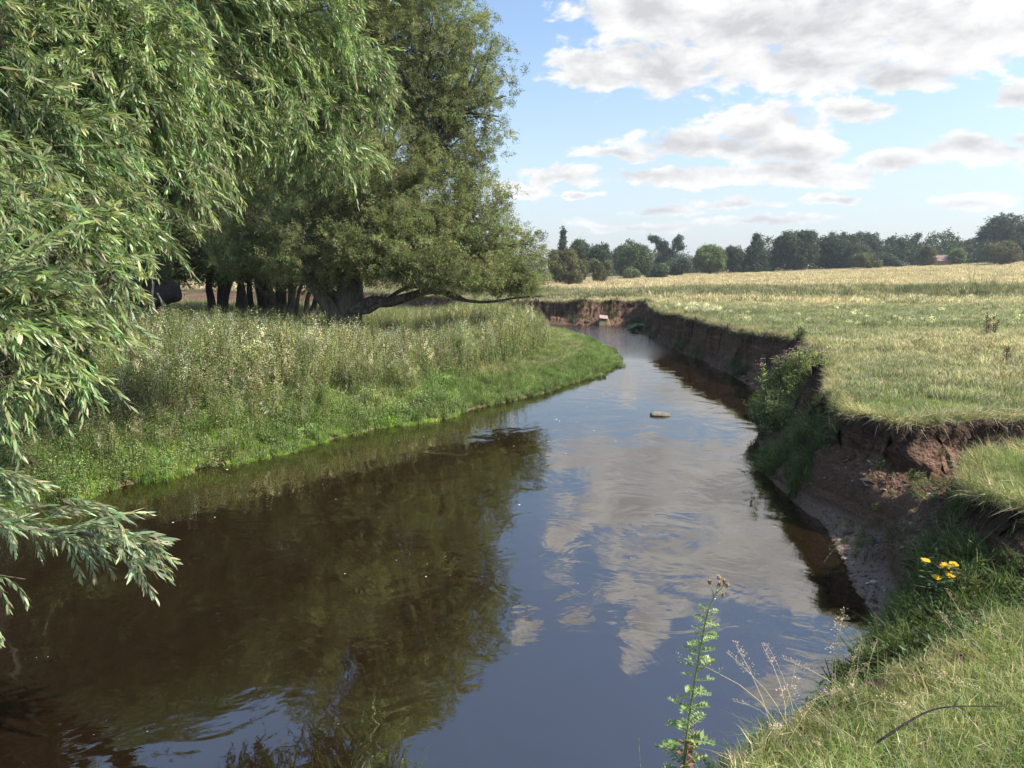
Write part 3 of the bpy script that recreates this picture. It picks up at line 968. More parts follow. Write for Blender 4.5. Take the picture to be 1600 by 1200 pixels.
def twig_clump(rng_, n_tw, L, nleaf, lL, lW, c, c2):
    mb = MB()
    for i_ in range(n_tw):
        d = np.array([rng_.uniform(.2, 1.0), rng_.gauss(0, .6), rng_.gauss(0, .6)]); d /= np.linalg.norm(d)
        ln = L * rng_.uniform(.6, 1.1)
        mb.tube([(0, 0, 0), tuple(d * ln * .9)], .002, 3, (0.16, 0.14, 0.07), cap=False)
        for k_ in range(nleaf):
            u = np.array([rng_.gauss(0, 1) for _ in range(3)]); u /= np.linalg.norm(u)
            mb.leaf(d * ln * (.15 + .85 * rng_.random()) + u * .015, d * .5 + u * .9 + np.array([0, 0, -.25]), rng_.choice([(0, 0, 1), (0, 1, .3)]), lL * rng_.uniform(.7, 1.2), lW * rng_.uniform(.8, 1.2), jit(rng_, c if rng_.random() < .75 else c2, .25), .15, True)
    return mb


sp_t = [twig_clump(rng, 5, .30, 9, 0.085, 0.021, WG, (0.27, 0.29, 0.12)) for _ in range(6)]
P_, O_ = crown_points(bt_blobs, 450, 5, 0.45, 0.27, 1.5)
n = len(P_)
dd = O_ * 0.7 + nr.normal(size=(n, 3)) * 0.75; dd[:, 2] += 0.12
o = scatter('foliage', sp_t, P_ - dd / np.linalg.norm(dd, axis=1, keepdims=True) * 0.22, dir_to_euler(dd, nr.normal(0, .9, n)), nr.uniform(.75, 1.25, n), nr.integers(0, 6, n), 0, M_BIGW, BT)
tag(o, 'small narrow grey-green leaves massed over the whole crown', kind='stuff')

# ---- trees standing behind it on the left
def back_tree(px, py, dist, stems, bl, label, seed, dens=260, tint=(0.15, 0.165, 0.065), name='willow_tree', group=None):
    b = D(px, py, dist)
    z0 = 0.6
    root = empty(name, (b.x, dist, z0), label, 'tree', group)
    r = random.Random(seed)
    for (x0, y0, x1, y1, rad_) in stems:
        p0 = D(x0, y0, dist + r.uniform(-.6, .6)); p0.z = 0.4
        p1 = D(x1, y1, dist + r.uniform(-.6, .6))
        top = Vector(r.choice(bl)[0])
        limb(smooth_path([p0, (p0 + p1) / 2 + Vector((r.gauss(0, .06), 0, 0)), p1, (p1 + top) / 2 + Vector((r.gauss(0, .3), 0, .3)), top]), rad_, rad_ * 0.3, root, 8, name='trunk')
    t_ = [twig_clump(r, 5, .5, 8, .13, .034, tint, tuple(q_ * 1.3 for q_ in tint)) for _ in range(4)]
    Pq, Oq = crown_points(bl, dens, seed, 0.55)
    m = len(Pq)
    q = np.random.default_rng(seed)
    d2 = Oq * .8 + q.normal(size=(m, 3)) * .7
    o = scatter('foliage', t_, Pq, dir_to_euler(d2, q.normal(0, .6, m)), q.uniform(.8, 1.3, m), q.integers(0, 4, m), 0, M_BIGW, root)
    tag(o, kind='stuff')
    return root


back_tree(345, 500, 30, [(335, 500, 328, 430, .20), (343, 500, 341, 430, .15), (352, 500, 350, 430, .2), (356, 500, 362, 430, .14), (365, 500, 378, 430, .17), (378, 500, 377, 430, .17)],
          [pix_blob(340, 350, 30, 110, 85), pix_blob(290, 250, 30, 110, 110), pix_blob(390, 270, 31, 110, 110), pix_blob(420, 370, 29.5, 80, 65), pix_blob(260, 380, 29, 70, 58)],
          'dark willow with six thin separate stems, bright bank visible beside it', 21)
back_tree(440, 495, 31, [(395, 495, 390, 430, .16), (412, 495, 405, 430, .25), (425, 495, 420, 430, .28), (440, 495, 438, 425, .3), (452, 495, 455, 430, .2)],
          [pix_blob(430, 370, 31, 90, 70), pix_blob(460, 280, 32, 120, 110), pix_blob(530, 380, 32, 80, 60)],
          'dense willow on crowded black trunks just left of the big forked trunk', 22)
back_tree(490, 490, 27, [(473, 492, 497, 455, .15), (466, 490, 486, 452, .12), (480, 494, 512, 455, .19), (455, 490, 470, 448, .1)],
          [pix_blob(520, 400, 27, 60, 40), pix_blob(470, 410, 27, 60, 35), pix_blob(560, 330, 28, 90, 80)],
          'low willow with several leaning stems crossing behind the big trunk', 23, 200)
back_tree(90, 480, 27, [(60, 500, 70, 400, .35), (110, 500, 120, 400, .3), (170, 500, 150, 400, .3)],
          [pix_blob(80, 330, 26, 150, 140), pix_blob(200, 300, 28, 130, 140), pix_blob(40, 130, 26, 170, 150), pix_blob(230, 120, 28, 160, 140), pix_blob(150, 430, 24, 110, 55),
           pix_blob(-80, 300, 26, 150, 200), pix_blob(120, -40, 27, 220, 100), pix_blob(330, 20, 28, 130, 110), pix_blob(215, 420, 25, 45, 40)],
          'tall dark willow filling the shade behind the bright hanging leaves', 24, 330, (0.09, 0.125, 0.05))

# fallen dead trunk
ft = empty('fallen_trunk', D(200, 470, 17), 'black fallen trunk with a blunt sawn end under the trees beside a pale bent stem', 'dead tree')
limb(smooth_path([D(60, 510, 21), D(140, 485, 22), D(215, 468, 23), D(276, 455, 24)]), 0.5, 0.34, ft, 12, M_DARKSTICK, 'log')
limb(smooth_path([D(205, 480, 22.4), D(225, 485, 22.2), D(250, 500, 22)]), 0.09, 0.04, ft, 7, M_DARKSTICK, 'broken_branch')
limb(smooth_path([D(232, 515, 21.0), D(241, 492, 21.0), D(238, 465, 21.1), D(240, 440, 21.2)]), 0.05, 0.03, ft, 7, M_PALEBARK, 'pale_stem')
limb(smooth_path([D(252, 505, 21.0), D(255, 480, 21.0), D(246, 458, 21.1)]), 0.035, 0.025, ft, 7, M_PALEBARK, 'pale_stem')

# ---- near willow with hanging shoots
NWX, NWY = -9.0, 10.5
NWT = empty('willow_tree', (NWX, NWY, 0.6), 'near willow whose long drooping leafy shoots hang over the left edge', 'tree')
limb(smooth_path([(NWX, NWY, .3), (NWX + .2, NWY, 1.5), (NWX + .7, NWY - .2, 3.2), (NWX + 1.2, NWY - .3, 5.0)]), 0.5, 0.3, NWT, 14, name='trunk')
nb = [  # px,py,dist,rx,ry,weight
    (20, 130, 6.3, 150, 140, 1.0), (150, 70, 7.0, 150, 140, 1.0), (290, 40, 8.0, 150, 120, 1.0), (430, 50, 9.0, 130, 110, 1.0), (530, 120, 9.8, 85, 85, .9), (575, 150, 10.2, 50, 35, .8),
    (100, 250, 6.4, 140, 120, 1.0), (230, 210, 7.4, 130, 110, 1.0), (360, 170, 8.6, 130, 90, 1.0), (470, 190, 9.6, 90, 80, .9), (560, 215, 10.2, 35, 40, .6),
    (-20, 330, 5.2, 160, 110, 1.0), (110, 360, 5.8, 110, 70, 1.0), (200, 330, 6.5, 80, 60, .9), (260, 300, 7.2, 70, 45, .8),
    (-20, 470, 4.6, 150, 90, 1.0), (90, 450, 5.2, 90, 70, 1.0), (150, 420, 5.8, 75, 60, .9), (180, 475, 5.5, 40, 30, .7),
    (20, 550, 4.6, 90, 60, .9), (100, 540, 5.0, 60, 55, .8), (0, 610, 4.4, 60, 40, .7), (130, 590, 5.1, 25, 30, .5),
    (-150, 250, 5.5, 200, 300, .6), (-120, -100, 6.5, 250, 150, .6), (200, -120, 8, 300, 120, .7), (450, -80, 9.5, 200, 90, .7)]
nbl = [pix_blob(a, b, c, d, e, k) for (a, b, c, d, e, k) in nb]
hub = Vector((NWX + 1.2, NWY - .3, 5.0))
R2 = random.Random(12)
for i, (c0, rr, k) in enumerate(nbl):
    s0 = hub + Vector((R2.uniform(-.4, .4), R2.uniform(-.4, .4), R2.uniform(-1.5, .3)))
    mid = (hub + Vector(c0)) / 2 + Vector((0, 0, 1.2))
    limb(bez(s0, mid, Vector(c0) + Vector((0, 0, .2)), 9, 0.06, R2), 0.10 if i % 3 else .14, 0.012, NWT, 7, name='limb')
tw = MB()
for (c0, rr, k) in nbl:
    for j in range(14):
        d = Vector((R2.gauss(.3, 1), R2.gauss(0, 1), R2.gauss(0, .8))).normalized()
        e = Vector(c0) + Vector((d.x * rr[0], d.y * rr[1], d.z * rr[2])) * R2.uniform(0.5, 0.9)
        s0 = Vector(c0) + Vector((R2.uniform(-.2, .1), R2.uniform(-.2, .2), R2.uniform(0, .3)))
        tw.tube(bez(s0, s0 * .4 + e * .6 + Vector((0, 0, .15)), e, 4, 0.02, R2), [0.010, .008, .006, .004, .003], 4, cap=False)
v, f, c_ = tw.arrays()
wpar(tag(link('twigs', mesh_np('twigs', v, f, M_TWIG)), kind='stuff'), NWT)
LG = (0.185, 0.245, 0.10); LG2 = (0.29, 0.37, 0.15)
ns_t = [shoot(rng, rng.uniform(.5, .8), 30, 0.12, 0.021, LG, rng.uniform(0.2, 1.0), False, LG2, 0.0035, 1) for _ in range(8)]
P_, O_, BI = [], [], []
for bi, b_ in enumerate(nbl):
    p1_, o1_ = crown_points([b_], 640, 8 + bi, 0.5, 0.42, 1.5)
    P_.append(p1_); O_.append(o1_); BI.append(np.tile(nr.normal(0, 1, 3) * np.array([.35, .45, .35]), (len(p1_), 1)))
P_ = np.concatenate(P_); O_ = np.concatenate(O_); BI = np.concatenate(BI)
n = len(P_)
dd = O_ * 0.55 + nr.normal(size=(n, 3)) * 0.5 + np.array([0.5, -0.15, -0.35]) + BI
rt = dir_to_euler(dd, nr.normal(0, .4, n)); sc_ = nr.uniform(.7, 1.1, n); ix = nr.integers(0, 8, n)
base = P_ - dd / np.linalg.norm(dd, axis=1, keepdims=True) * 0.3
# the ones nearest the eye are parts of their own
cd = np.sqrt((P_[:, 0]) ** 2 + P_[:, 1] ** 2 + (P_[:, 2] - CAM_H) ** 2)
vis = in_view(P_[:, 0], P_[:, 1], -0.02, 0.5) & (P_[:, 2] - CAM_H < P_[:, 1] * 0.36)
front_score = cd + np.where(vis, 0, 100) + nr.uniform(0, 0.8, n)
order = np.argsort(front_score)
big = order[:292]
smeshes = []
for k, mb in enumerate(ns_t):
    smeshes.append(mb.mesh('leafy_shoot', M_NEARW))
NV = Vector(NWT.location)
for i in big:
    o = bpy.data.objects.new('leafy_shoot', smeshes[ix[i]])
    COL.objects.link(o); o.parent = NWT
    o.location = Vector(base[i]) - NV
    o.rotation_euler = tuple(rt[i]); s_ = float(sc_[i]); o.scale = (s_, s_, s_)
rest = order[292:]
o = scatter('foliage', ns_t, base[rest], rt[rest], sc_[rest], ix[rest], 0, M_NEARW, NWT)
tag(o, kind='stuff')

# low bough reaching over the water at lower left
LB = empty('willow_branch', D(-60, 800, 3.9), 'pale silvery willow branch reaching out low over the dark water at the left edge', 'branch')
bough = smooth_path([D(-160, 770, 4.1), D(-40, 810, 4.0), D(60, 828, 3.95), D(150, 838, 3.9), D(215, 868, 3.9)])
limb(bough, 0.020, 0.004, LB, 8, M_TWIG, 'bough')
b2 = smooth_path([D(-60, 880, 3.8), D(-20, 895, 3.8), D(40, 905, 3.8)])
limb(b2, 0.008, 0.003, LB, 6, M_TWIG, 'bough')
b3 = smooth_path([D(-60, 960, 3.6), D(-30, 975, 3.6), D(-5, 985, 3.6)])
limb(b3, 0.006, 0.003, LB, 6, M_TWIG, 'bough')
LS = (0.20, 0.25, 0.13); LS2 = (0.32, 0.38, 0.20)
ls_m = [shoot(rng, rng.uniform(.28, .42), 21, 0.098, 0.019, LS, rng.uniform(0.3, 0.9), False, LS2, 0.0022).mesh('leafy_twig', M_NEARW) for _ in range(6)]
LBV = Vector(LB.location)


def put_twig(p, d, s=1.0, k=None):
    o = bpy.data.objects.new('leafy_twig', ls_m[k if k is not None else R2.randrange(6)])
    COL.objects.link(o); o.parent = LB
    o.location = Vector(p) - LBV
    e = dir_to_euler(np.array([d], float), np.array([R2.gauss(0, .5)]))[0]
    o.rotation_euler = tuple(e); o.scale = (s, s, s)


for i in range(58):
    t = R2.uniform(0.1, 1.0) * (len(bough) - 1.01)
    p = bough[int(t)].lerp(bough[int(t) + 1], t % 1)
    a = R2.uniform(-1.0, 1.2)
    put_twig(p + Vector((0, R2.uniform(-.12, .12), R2.uniform(-.02, .05))), (1.0, R2.uniform(-1, 1), a * 0.6), R2.uniform(.6, .95))
for (px, py, dx, dz) in [(100, 835, .5, -.95), (130, 845, .75, -.8), (118, 838, .6, -.9), (165, 845, 1, -.45), (180, 850, 1, -.5), (60, 800, 1, .2), (120, 790, 1, .2), (150, 800, 1, .05), (90, 780, 1, .1)]:
    put_twig(D(px, py, 3.85), (dx, R2.uniform(-.25, .25), dz), 0.85)
for (px, py, dx, dz) in [(-40, 890, 1, -.1), (-10, 898, 1, -.3), (-20, 895, .8, -.6), (-60, 960, 1, -.2), (-50, 960, 1, -.5), (-55, 950, 1, 0)]:
    put_twig(D(px, py, 3.7), (dx, R2.uniform(-.25, .25), dz), .75)
for i in range(20):
    put_twig(D(R2.uniform(-110, 10), R2.uniform(725, 800), 4.2), (1, R2.uniform(-.5, .5), R2.uniform(-.5, .3)), .8)

# ---- distant trees along the far side of the field
DT = 150.0


def clump(rng_, n, R, leaf, c):
    mb = MB()
    for i in range(n):
        d = np.array([rng_.gauss(0, 1) for _ in range(3)]); d /= np.linalg.norm(d)
        p = d * R * rng_.random() ** 0.4
        u = np.array([rng_.gauss(0, 1) for _ in range(3)]); u /= np.linalg.norm(u)
        mb.leaf(p, u, d, leaf * rng_.uniform(.7, 1.3), leaf * .6, jit(rng_, c, .3), 0.1, True)
    return mb


def ground_z(x, y):
    return float(terrain(np.array([x]), np.array([y]))[0][0])


def far_tree(name, px0, px1, ptop, pbase, dist, c, label, seed, kind='round', dens=1.0, group='trees along the far edge of the field'):
    cx = (px0 + px1) / 2
    base_ = D(cx, pbase, dist)
    s = dist / FPX
    gz = ground_z(base_.x, dist)
    root = empty(name, (base_.x, dist, gz), label, 'tree', group)
    r = random.Random(seed)
    W = (px1 - px0) * s / 2; top = D(cx, ptop, dist).z; Hh_ = top - gz
    bl = []
    if kind == 'round':
        bl.append(((base_.x, dist, gz + Hh_ * .50), (W * 1.0, W * .85, Hh_ * .46), 1))
        for i in range(7):
            a = r.uniform(0, 6.28)
            zz = r.uniform(.25, .82)
            ww = W * (0.75 if zz < .6 else .45)
            bl.append(((base_.x + math.cos(a) * ww, dist + math.sin(a) * W * .4, gz + Hh_ * zz), (W * r.uniform(.28, .45), W * .4, Hh_ * r.uniform(.13, .22)), .9))
    elif kind == 'cone':
        for i in range(6):
            t = i / 5
            bl.append(((base_.x + r.uniform(-.1, .1) * W, dist, gz + Hh_ * (.1 + .82 * t)), (W * (1 - .82 * t), W * (1 - .8 * t), Hh_ * .12), 1.2))
    elif kind == 'airy':
        for i in range(11):
            a = r.uniform(0, 6.28); q = math.sqrt(r.random())
            zz = r.uniform(.3, .93)
            bl.append(((base_.x + math.cos(a) * W * q * .85, dist + math.sin(a) * W * q * .6, gz + Hh_ * zz), (W * .24, W * .24, Hh_ * .09), .5))
        bl.append(((base_.x, dist, gz + Hh_ * .3), (W * .6, W * .5, Hh_ * .28), .6))
    elif kind == 'bush':
        for i in range(9):
            bl.append(((base_.x + r.uniform(-.85, .85) * W, dist + r.uniform(-.3, .3) * W, gz + Hh_ * r.uniform(.15, .72)), (W * r.uniform(.25, .5), W * .4, Hh_ * r.uniform(.16, .3)), 1))
    mb = MB()
    mb.tube([(base_.x, dist, gz - .2), (base_.x + .1, dist, gz + Hh_ * .4), (base_.x, dist, gz + Hh_ * .8)], [max(.12, W * .09), W * .06, .04], 6)
    for (c0, rr, k) in bl[:10]:
        mb.tube([(base_.x, dist, gz + Hh_ * .3), ((base_.x + c0[0]) / 2, (dist + c0[1]) / 2, gz + Hh_ * .35 + (c0[2] - gz) * .3), c0], [W * .04, W * .03, .03], 4, cap=False)
    v, f, _ = mb.arrays()
    wpar(link('trunk', mesh_np('trunk', v, f, M_BARK)), root)
    lf = 0.30 * dist / 150
    ts = [clump(r, 26, 0.55 * dist / 150, lf, c) for _ in range(3)]
    Pq, Oq = crown_points(bl, 58 * dens * (150 / dist) ** 2 , seed, .5)
    m = len(Pq); q = np.random.default_rng(seed)
    o = scatter('crown', ts, Pq, q.uniform(0, 6.28, (m, 3)), q.uniform(.7, 1.3, m), q.integers(0, 3, m), 0, M_FARTREE, root)
    tag(o, kind='stuff')
    return root


DG = (0.075, 0.10, 0.055); MG = (0.10, 0.135, 0.06); YG = (0.16, 0.20, 0.075); OL = (0.15, 0.15, 0.065); BG = (0.085, 0.115, 0.085)
far_list = [
    ('olive_tree_clump', 858, 918, 378, 436, 95, OL, 'olive-brown bushy tree at the left end of the tree line', 'bush', 1.2),
    ('conifer_tree', 866, 891, 356, 430, 120, DG, 'thin dark pointed conifer rising above an olive-brown tree', 'cone', 1.2),
    ('broadleaf_tree', 885, 930, 374, 434, 125, MG, 'mid green rounded tree just right of the pointed conifer', 'round', 1),
    ('broadleaf_tree', 915, 956, 376, 434, 125, DG, 'dark twin-topped tree beside the pale gap of sky', 'round', 1),
    ('bush', 925, 956, 402, 436, 105, OL, 'small olive bush in front of the dark twin-topped tree', 'bush', 1),
    ('broadleaf_tree', 956, 1018, 377, 437, 135, MG, 'full round dark green tree between two gaps of sky', 'round', 1.1),
    ('airy_tree', 1008, 1072, 368, 434, 145, BG, 'thin-crowned tree with sky showing through its rounded top', 'airy', 1),
    ('bush', 972, 1000, 416, 438, 128, YG, 'small light green bush at the foot of the full round tree', 'bush', 1),
    ('bush', 1006, 1042, 410, 437, 130, MG, 'low green bush below the thin-crowned tree', 'bush', 1),
    ('bush', 1040, 1090, 402, 436, 140, BG, 'low dark thicket left of the light green domed tree', 'bush', 1),
    ('broadleaf_tree', 1082, 1136, 381, 432, 145, YG, 'light yellow-green domed tree, palest of the tree line', 'round', 1.1),
    ('broadleaf_tree', 1130, 1162, 383, 430, 150, DG, 'narrow dark tree right of the light green domed tree', 'round', 1),
    ('broadleaf_tree', 1156, 1206, 368, 429, 150, DG, 'dark tree with a small pointed top', 'cone', 1.2),
    ('bush', 1190, 1225, 398, 428, 150, DG, 'dark low bush in the dip before the tallest ragged tree', 'bush', 1),
    ('broadleaf_tree', 1208, 1275, 356, 426, 150, DG, 'tall dark tree with two ragged sprigs sticking up from its top', 'round', 1.2),
    ('broadleaf_tree', 1268, 1346, 364, 424, 155, DG, 'wide dark rounded tree right of the ragged tall one', 'round', 1.1),
    ('broadleaf_tree', 1325, 1376, 360, 420, 165, BG, 'bluish tree with a knob-shaped top in the middle of the tree line', 'round', 1),
    ('bush', 1335, 1372, 393, 422, 145, OL, 'small olive bush before the bluish knob-topped tree', 'bush', 1),
    ('broadleaf_tree', 1372, 1420, 370, 419, 165, BG, 'flat-topped bluish tree with small sky holes', 'airy', 1.6),
    ('bush', 1366, 1412, 398, 420, 150, DG, 'dark rounded bush left of the tiled roof', 'bush', 1.1),
    ('broadleaf_tree', 1412, 1446, 362, 417, 165, BG, 'slim tree with a round head near the tiled roof', 'airy', 2.0),
    ('bush', 1432, 1462, 385, 417, 150, OL, 'thin greyish-green bush directly left of the tiled roof', 'airy', 2.5),
    ('broadleaf_tree', 1456, 1500, 377, 414, 185, BG, 'dark bluish tree behind the tiled roof', 'round', 1.2),
    ('broadleaf_tree', 1486, 1545, 374, 414, 180, BG, 'long even-topped bluish tree right of the roof', 'round', 1.2),
    ('broadleaf_tree', 1482, 1506, 389, 413, 150, YG, 'small bright green tree standing in front of the even-topped trees', 'round', 1.2),
    ('broadleaf_tree', 1526, 1600, 332, 412, 165, DG, 'tallest broad dark tree at the right edge', 'round', 1.1),
    ('broadleaf_tree', 1580, 1680, 345, 412, 165, DG, 'dark tree cut off by the right edge of the view', 'round', 1.1),
    ('broadleaf_tree', 1537, 1590, 376, 412, 140, OL, 'small ochre-green tree in front of the tall dark one', 'round', 1.0),
]
for i, (nm, a, b, c, d, dist, colr, lab, kd, dn) in enumerate(far_list):
    far_tree(nm if nm not in ('olive_tree_clump',) else 'bush', a, b, c, d, dist, colr, lab, 200 + i, kd, dn)
# continuous hedge filling the foot of the tree line
hs = np.random.default_rng(5)
hp = []
for px in np.arange(930, 1720, 1.6):
    for k in range(5):
        dist = hs.uniform(158, 176)
        b = D(px, 430, dist)
        hp.append((b.x, dist, top_height(np.array(b.x), np.array(dist)) + hs.uniform(0, 5.4 + 1.6 * math.sin(px / 37.0) + 1.0 * math.sin(px / 11.0))))
hp = np.array(hp, float)
o = scatter('hedge', [clump(rng, 26, .8, .4, DG) for _ in range(3)], hp, hs.uniform(0, 6.28, (len(hp), 3)), hs.uniform(.8, 1.4, len(hp)), hs.integers(0, 3, len(hp)), 0, M_FARTREE)
tag(o, 'dark continuous hedge filling the foot of the far tree line', 'hedge', kind='stuff')
hp = []
for k in range(900):     # reeds and scrub at the field end on the far left
    x = hs.uniform(-60, 6); dist = hs.uniform(100, 120)
    hp.append((x, dist, 1.2 + hs.uniform(0, 4)))
hp = np.array(hp)
o = scatter('hedge', [clump(rng, 26, .8, .35, MG) for _ in range(3)], hp, hs.uniform(0, 6.28, (len(hp), 3)), hs.uniform(.8, 1.4, len(hp)), hs.integers(0, 3, len(hp)), 0, M_FARTREE)
tag(o, 'green scrub beyond the river seen through gaps in the willows', 'hedge', kind='stuff')

# far building: only its roof and a strip of wall show
b0 = D(1462, 410, 152)
gz = ground_z(b0.x, 152)
HB = empty('brick_house', (b0.x, 152, gz), 'low building with a pale red tiled roof between trees at the field edge', 'house')
wl_ = MB()
wl_.add([(-2.6, -2, 0), (2.2, -2, 0), (2.2, 2, 0), (-2.6, 2, 0), (-2.6, -2, 1.2), (2.2, -2, 1.2), (2.2, 2, 1.2), (-2.6, 2, 1.2), (-2.6, 0, 2.2), (2.2, 0, 2.2)],
        [(0, 1, 5, 4), (1, 2, 6, 9, 5), (2, 3, 7, 6), (3, 0, 4, 8, 7)])
wl_.build('wall', simple_mat('old_brick', (0.30, 0.17, 0.12), (0.36, 0.24, 0.18)), HB)
rf = MB()
for sgn in (-1, 1):
    for k in range(5):
        y0 = sgn * (2.3 - .46 * k); z0 = 1.08 + .23 * k + .05
        y1 = sgn * (2.3 - .46 * (k + 1)) ; z1 = 1.08 + .23 * (k + 1)
        rf.add([(-2.8, y0, z0), (2.4, y0, z0), (2.4, y1, z1), (-2.8, y1, z1), (-2.8, y0, z0 - .06), (2.4, y0, z0 - .06)], [(0, 1, 2, 3), (4, 5, 1, 0)])
rf.tube([(-2.8, 0, 2.26), (2.4, 0, 2.26)], .1, 6)
rf.build('roof', simple_mat('roof_tile', (0.33, 0.22, 0.18), (0.27, 0.19, 0.16)), HB)

# ------------------------------------------------------------------ ground cover
# foreground turf, 1.5-9 m
def scatter_area(n, x0, x1, y0, y1, seed, ybias=None):
    r = np.random.default_rng(seed)
    x = r.uniform(x0, x1, n); y = r.uniform(y0, y1, n) if ybias is None else ybias(r, n)
    return x, y, r


def put(name, temps, x, y, z, r, scl, dry_, mat, label, cat='grass', tilt=0.15, zrot=None, tiltv=None):
    n = len(x)
    rot = np.stack([r.normal(0, tilt, n), r.normal(0, tilt, n), r.uniform(0, 6.28, n)], -1) if tiltv is None else tiltv
    o = scatter(name, temps, np.stack([x, y, z], -1), rot, scl, r.integers(0, len(temps), n), dry_, mat)
    return tag(o, label, cat, kind='stuff')


g_near = [tuft(rng, 34, 0.115, 0.055, 0.0034, (0.22, 0.30, 0.075), (0.50, 0.45, 0.29), .15, 1.1) for _ in range(7)]
x, y, r = scatter_area(52000, 0.2, 6.5, 1.6, 8.5, 101)
T = terrain(x, y)
k = (T[4] > -0.02) & in_view(x, y, .15)
dens_keep = r.random(len(x)) < np.clip(1.3 - y * 0.08, .4, 1)
k &= dens_keep
dr = np.clip(0.07 + 0.30 * fbm(x * 1.6, y * 1.6, 91, 3) + 0.25 * np.exp(-np.abs(T[4]) / .15), 0, 1)
sc_ = r.uniform(.5, 1.05, len(x)) * (1 + 0.35 * fbm(x * 2.2, y * 2.2, 92, 3))
put('grass', g_near, x[k], y[k], T[0][k], r, sc_[k], dr[k], M_GRASS, 'short green and straw turf on the near bank top')

# mid field 8-36 m
g_mid = [tuft(rng, 26, 0.13, 0.13, 0.008, (0.195, 0.235, 0.095), (0.50, 0.45, 0.31), .30, 1.0) for _ in range(6)]
x, y, r = scatter_area(150000, 3, 34, 7.4, 40, 102, lambda r, n: 7.4 + 32 * r.random(n) ** 1.0)
T = terrain(x, y)
k = (T[4] > -0.02) & in_view(x, y, .06)
d_ = dryness(x, y, None)
sc_ = r.uniform(.6, 1.3, len(x)) * (1 + 0.3 * fbm(x * .8, y * .8, 93, 3) + .5 * ss(.25, .6, fbm(x * 1.7, y * 1.7, 63, 3))) * (1 + .4 * ss(20, 35, y)) * np.where(y < 12, .8, 1)
put('grass', g_mid, x[k], y[k], T[0][k], r, sc_[k], d_[k], M_GRASS, 'grazed pale green and tan grass of the field behind the cut bank')

# far field
g_far = [tuft(rng, 34, 0.36, 0.45, 0.03, (0.175, 0.205, 0.085), (0.47, 0.40, 0.29), .36, .8) for _ in range(5)]
x, y, r = scatter_area(90000, -75, 125, 34, 158, 103, lambda r, n: 34 + 124 * r.random(n) ** 1.1)
T = terrain(x, y)
k = (T[4] > 0.05) & in_view(x, y, .04)
d_ = dryness(x, y, None)
sc_ = r.uniform(.5, 1.2, len(x)) * (1 + .4 * fbm(x * .3, y * .3, 94, 3))
sc_ = np.where(x < 8, sc_ * np.where(y < 60, .55, 1), sc_)
put('grass', g_far, x[k], y[k], T[0][k], r, sc_[k], d_[k], M_GRASS, 'dry straw coloured grass of the far field')

# shaggy fringe hanging over the cut edge
g_edge = [tuft(rng, 30, 0.22, 0.06, 0.0045, (0.18, 0.22, 0.075), (0.38, 0.33, 0.21), .3, 1.3) for _ in range(5)]
ex, ey, er = [], [], []
r = np.random.default_rng(104)
for i in range(len(RTw) - 1):
    (x0, y0), (x1, y1) = RTw[i], RTw[i + 1]
    if max(abs(x0), abs(x1)) > 12 or max(y0, y1) > 46 or min(y0, y1) < 1.2: continue
    L_ = math.hypot(x1 - x0, y1 - y0)
    nx_, ny_ = -(y1 - y0) / L_, (x1 - x0) / L_       # outwards (left of travel)
    for j in range(max(1, int(L_ * 42))):
        t = r.random(); ex.append(x0 + (x1 - x0) * t); ey.append(y0 + (y1 - y0) * t); er.append(math.atan2(ny_, nx_))
ex = np.array(ex); ey = np.array(ey); er = np.array(er)
n = len(ex)
inn = r.uniform(0, .12, n)
ex = ex - np.cos(er) * inn; ey = ey - np.sin(er) * inn
ez = top_height(ex, ey) - .02
tl = r.uniform(0.3, 1.5, n)
rot = np.stack([np.zeros(n), tl, er + r.normal(0, .4, n)], -1)
o = scatter('grass_fringe', g_edge, np.stack([ex, ey, ez], -1), rot, r.uniform(.6, 1.25, n) * np.where(ey > 12, 1.15, 1) * np.where(ey < 4.2, .75, 1), r.integers(0, 5, n), np.clip(r.normal(.6, .2, n) - .35 * (ey < 6.9), 0, 1), M_GRASS)
tag(o, 'shaggy dry grass hanging over the edge of the cut bank', 'grass', kind='stuff')

# roots and dead stems trailing from the lip of the cut
g_root = []
for q_ in range(4):
    mb = MB()
    for i in range(9):
        a = rng.uniform(-.9, .9); L_ = rng.uniform(.08, .34)
        p_ = [np.array([rng.uniform(0, .05), rng.uniform(-.12, .12), .0])]
        for j in range(4): p_.append(p_[-1] + np.array([rng.uniform(-.01, .03), rng.gauss(0, .018) + a * .02, -L_ / 4]))
        mb.tube(p_, [.0032, .0026, .002, .0015, .0008], 3, jit(rng, (0.13, 0.095, 0.065), .4), cap=False)
    g_root.append(mb)
kk = (r.random(n) < .10)
m_ = int(kk.sum())
o = scatter('roots', g_root, np.stack([ex[kk] + np.cos(er[kk]) * .09, ey[kk] + np.sin(er[kk]) * .09, ez[kk] - .03], -1), np.stack([np.zeros(m_), np.zeros(m_), er[kk]], -1), r.uniform(.6, 1.3, m_), r.integers(0, 4, m_), 0, M_WEED)
tag(o, 'thin roots and dead stems trailing down the face of the cut bank', 'roots', kind='stuff')

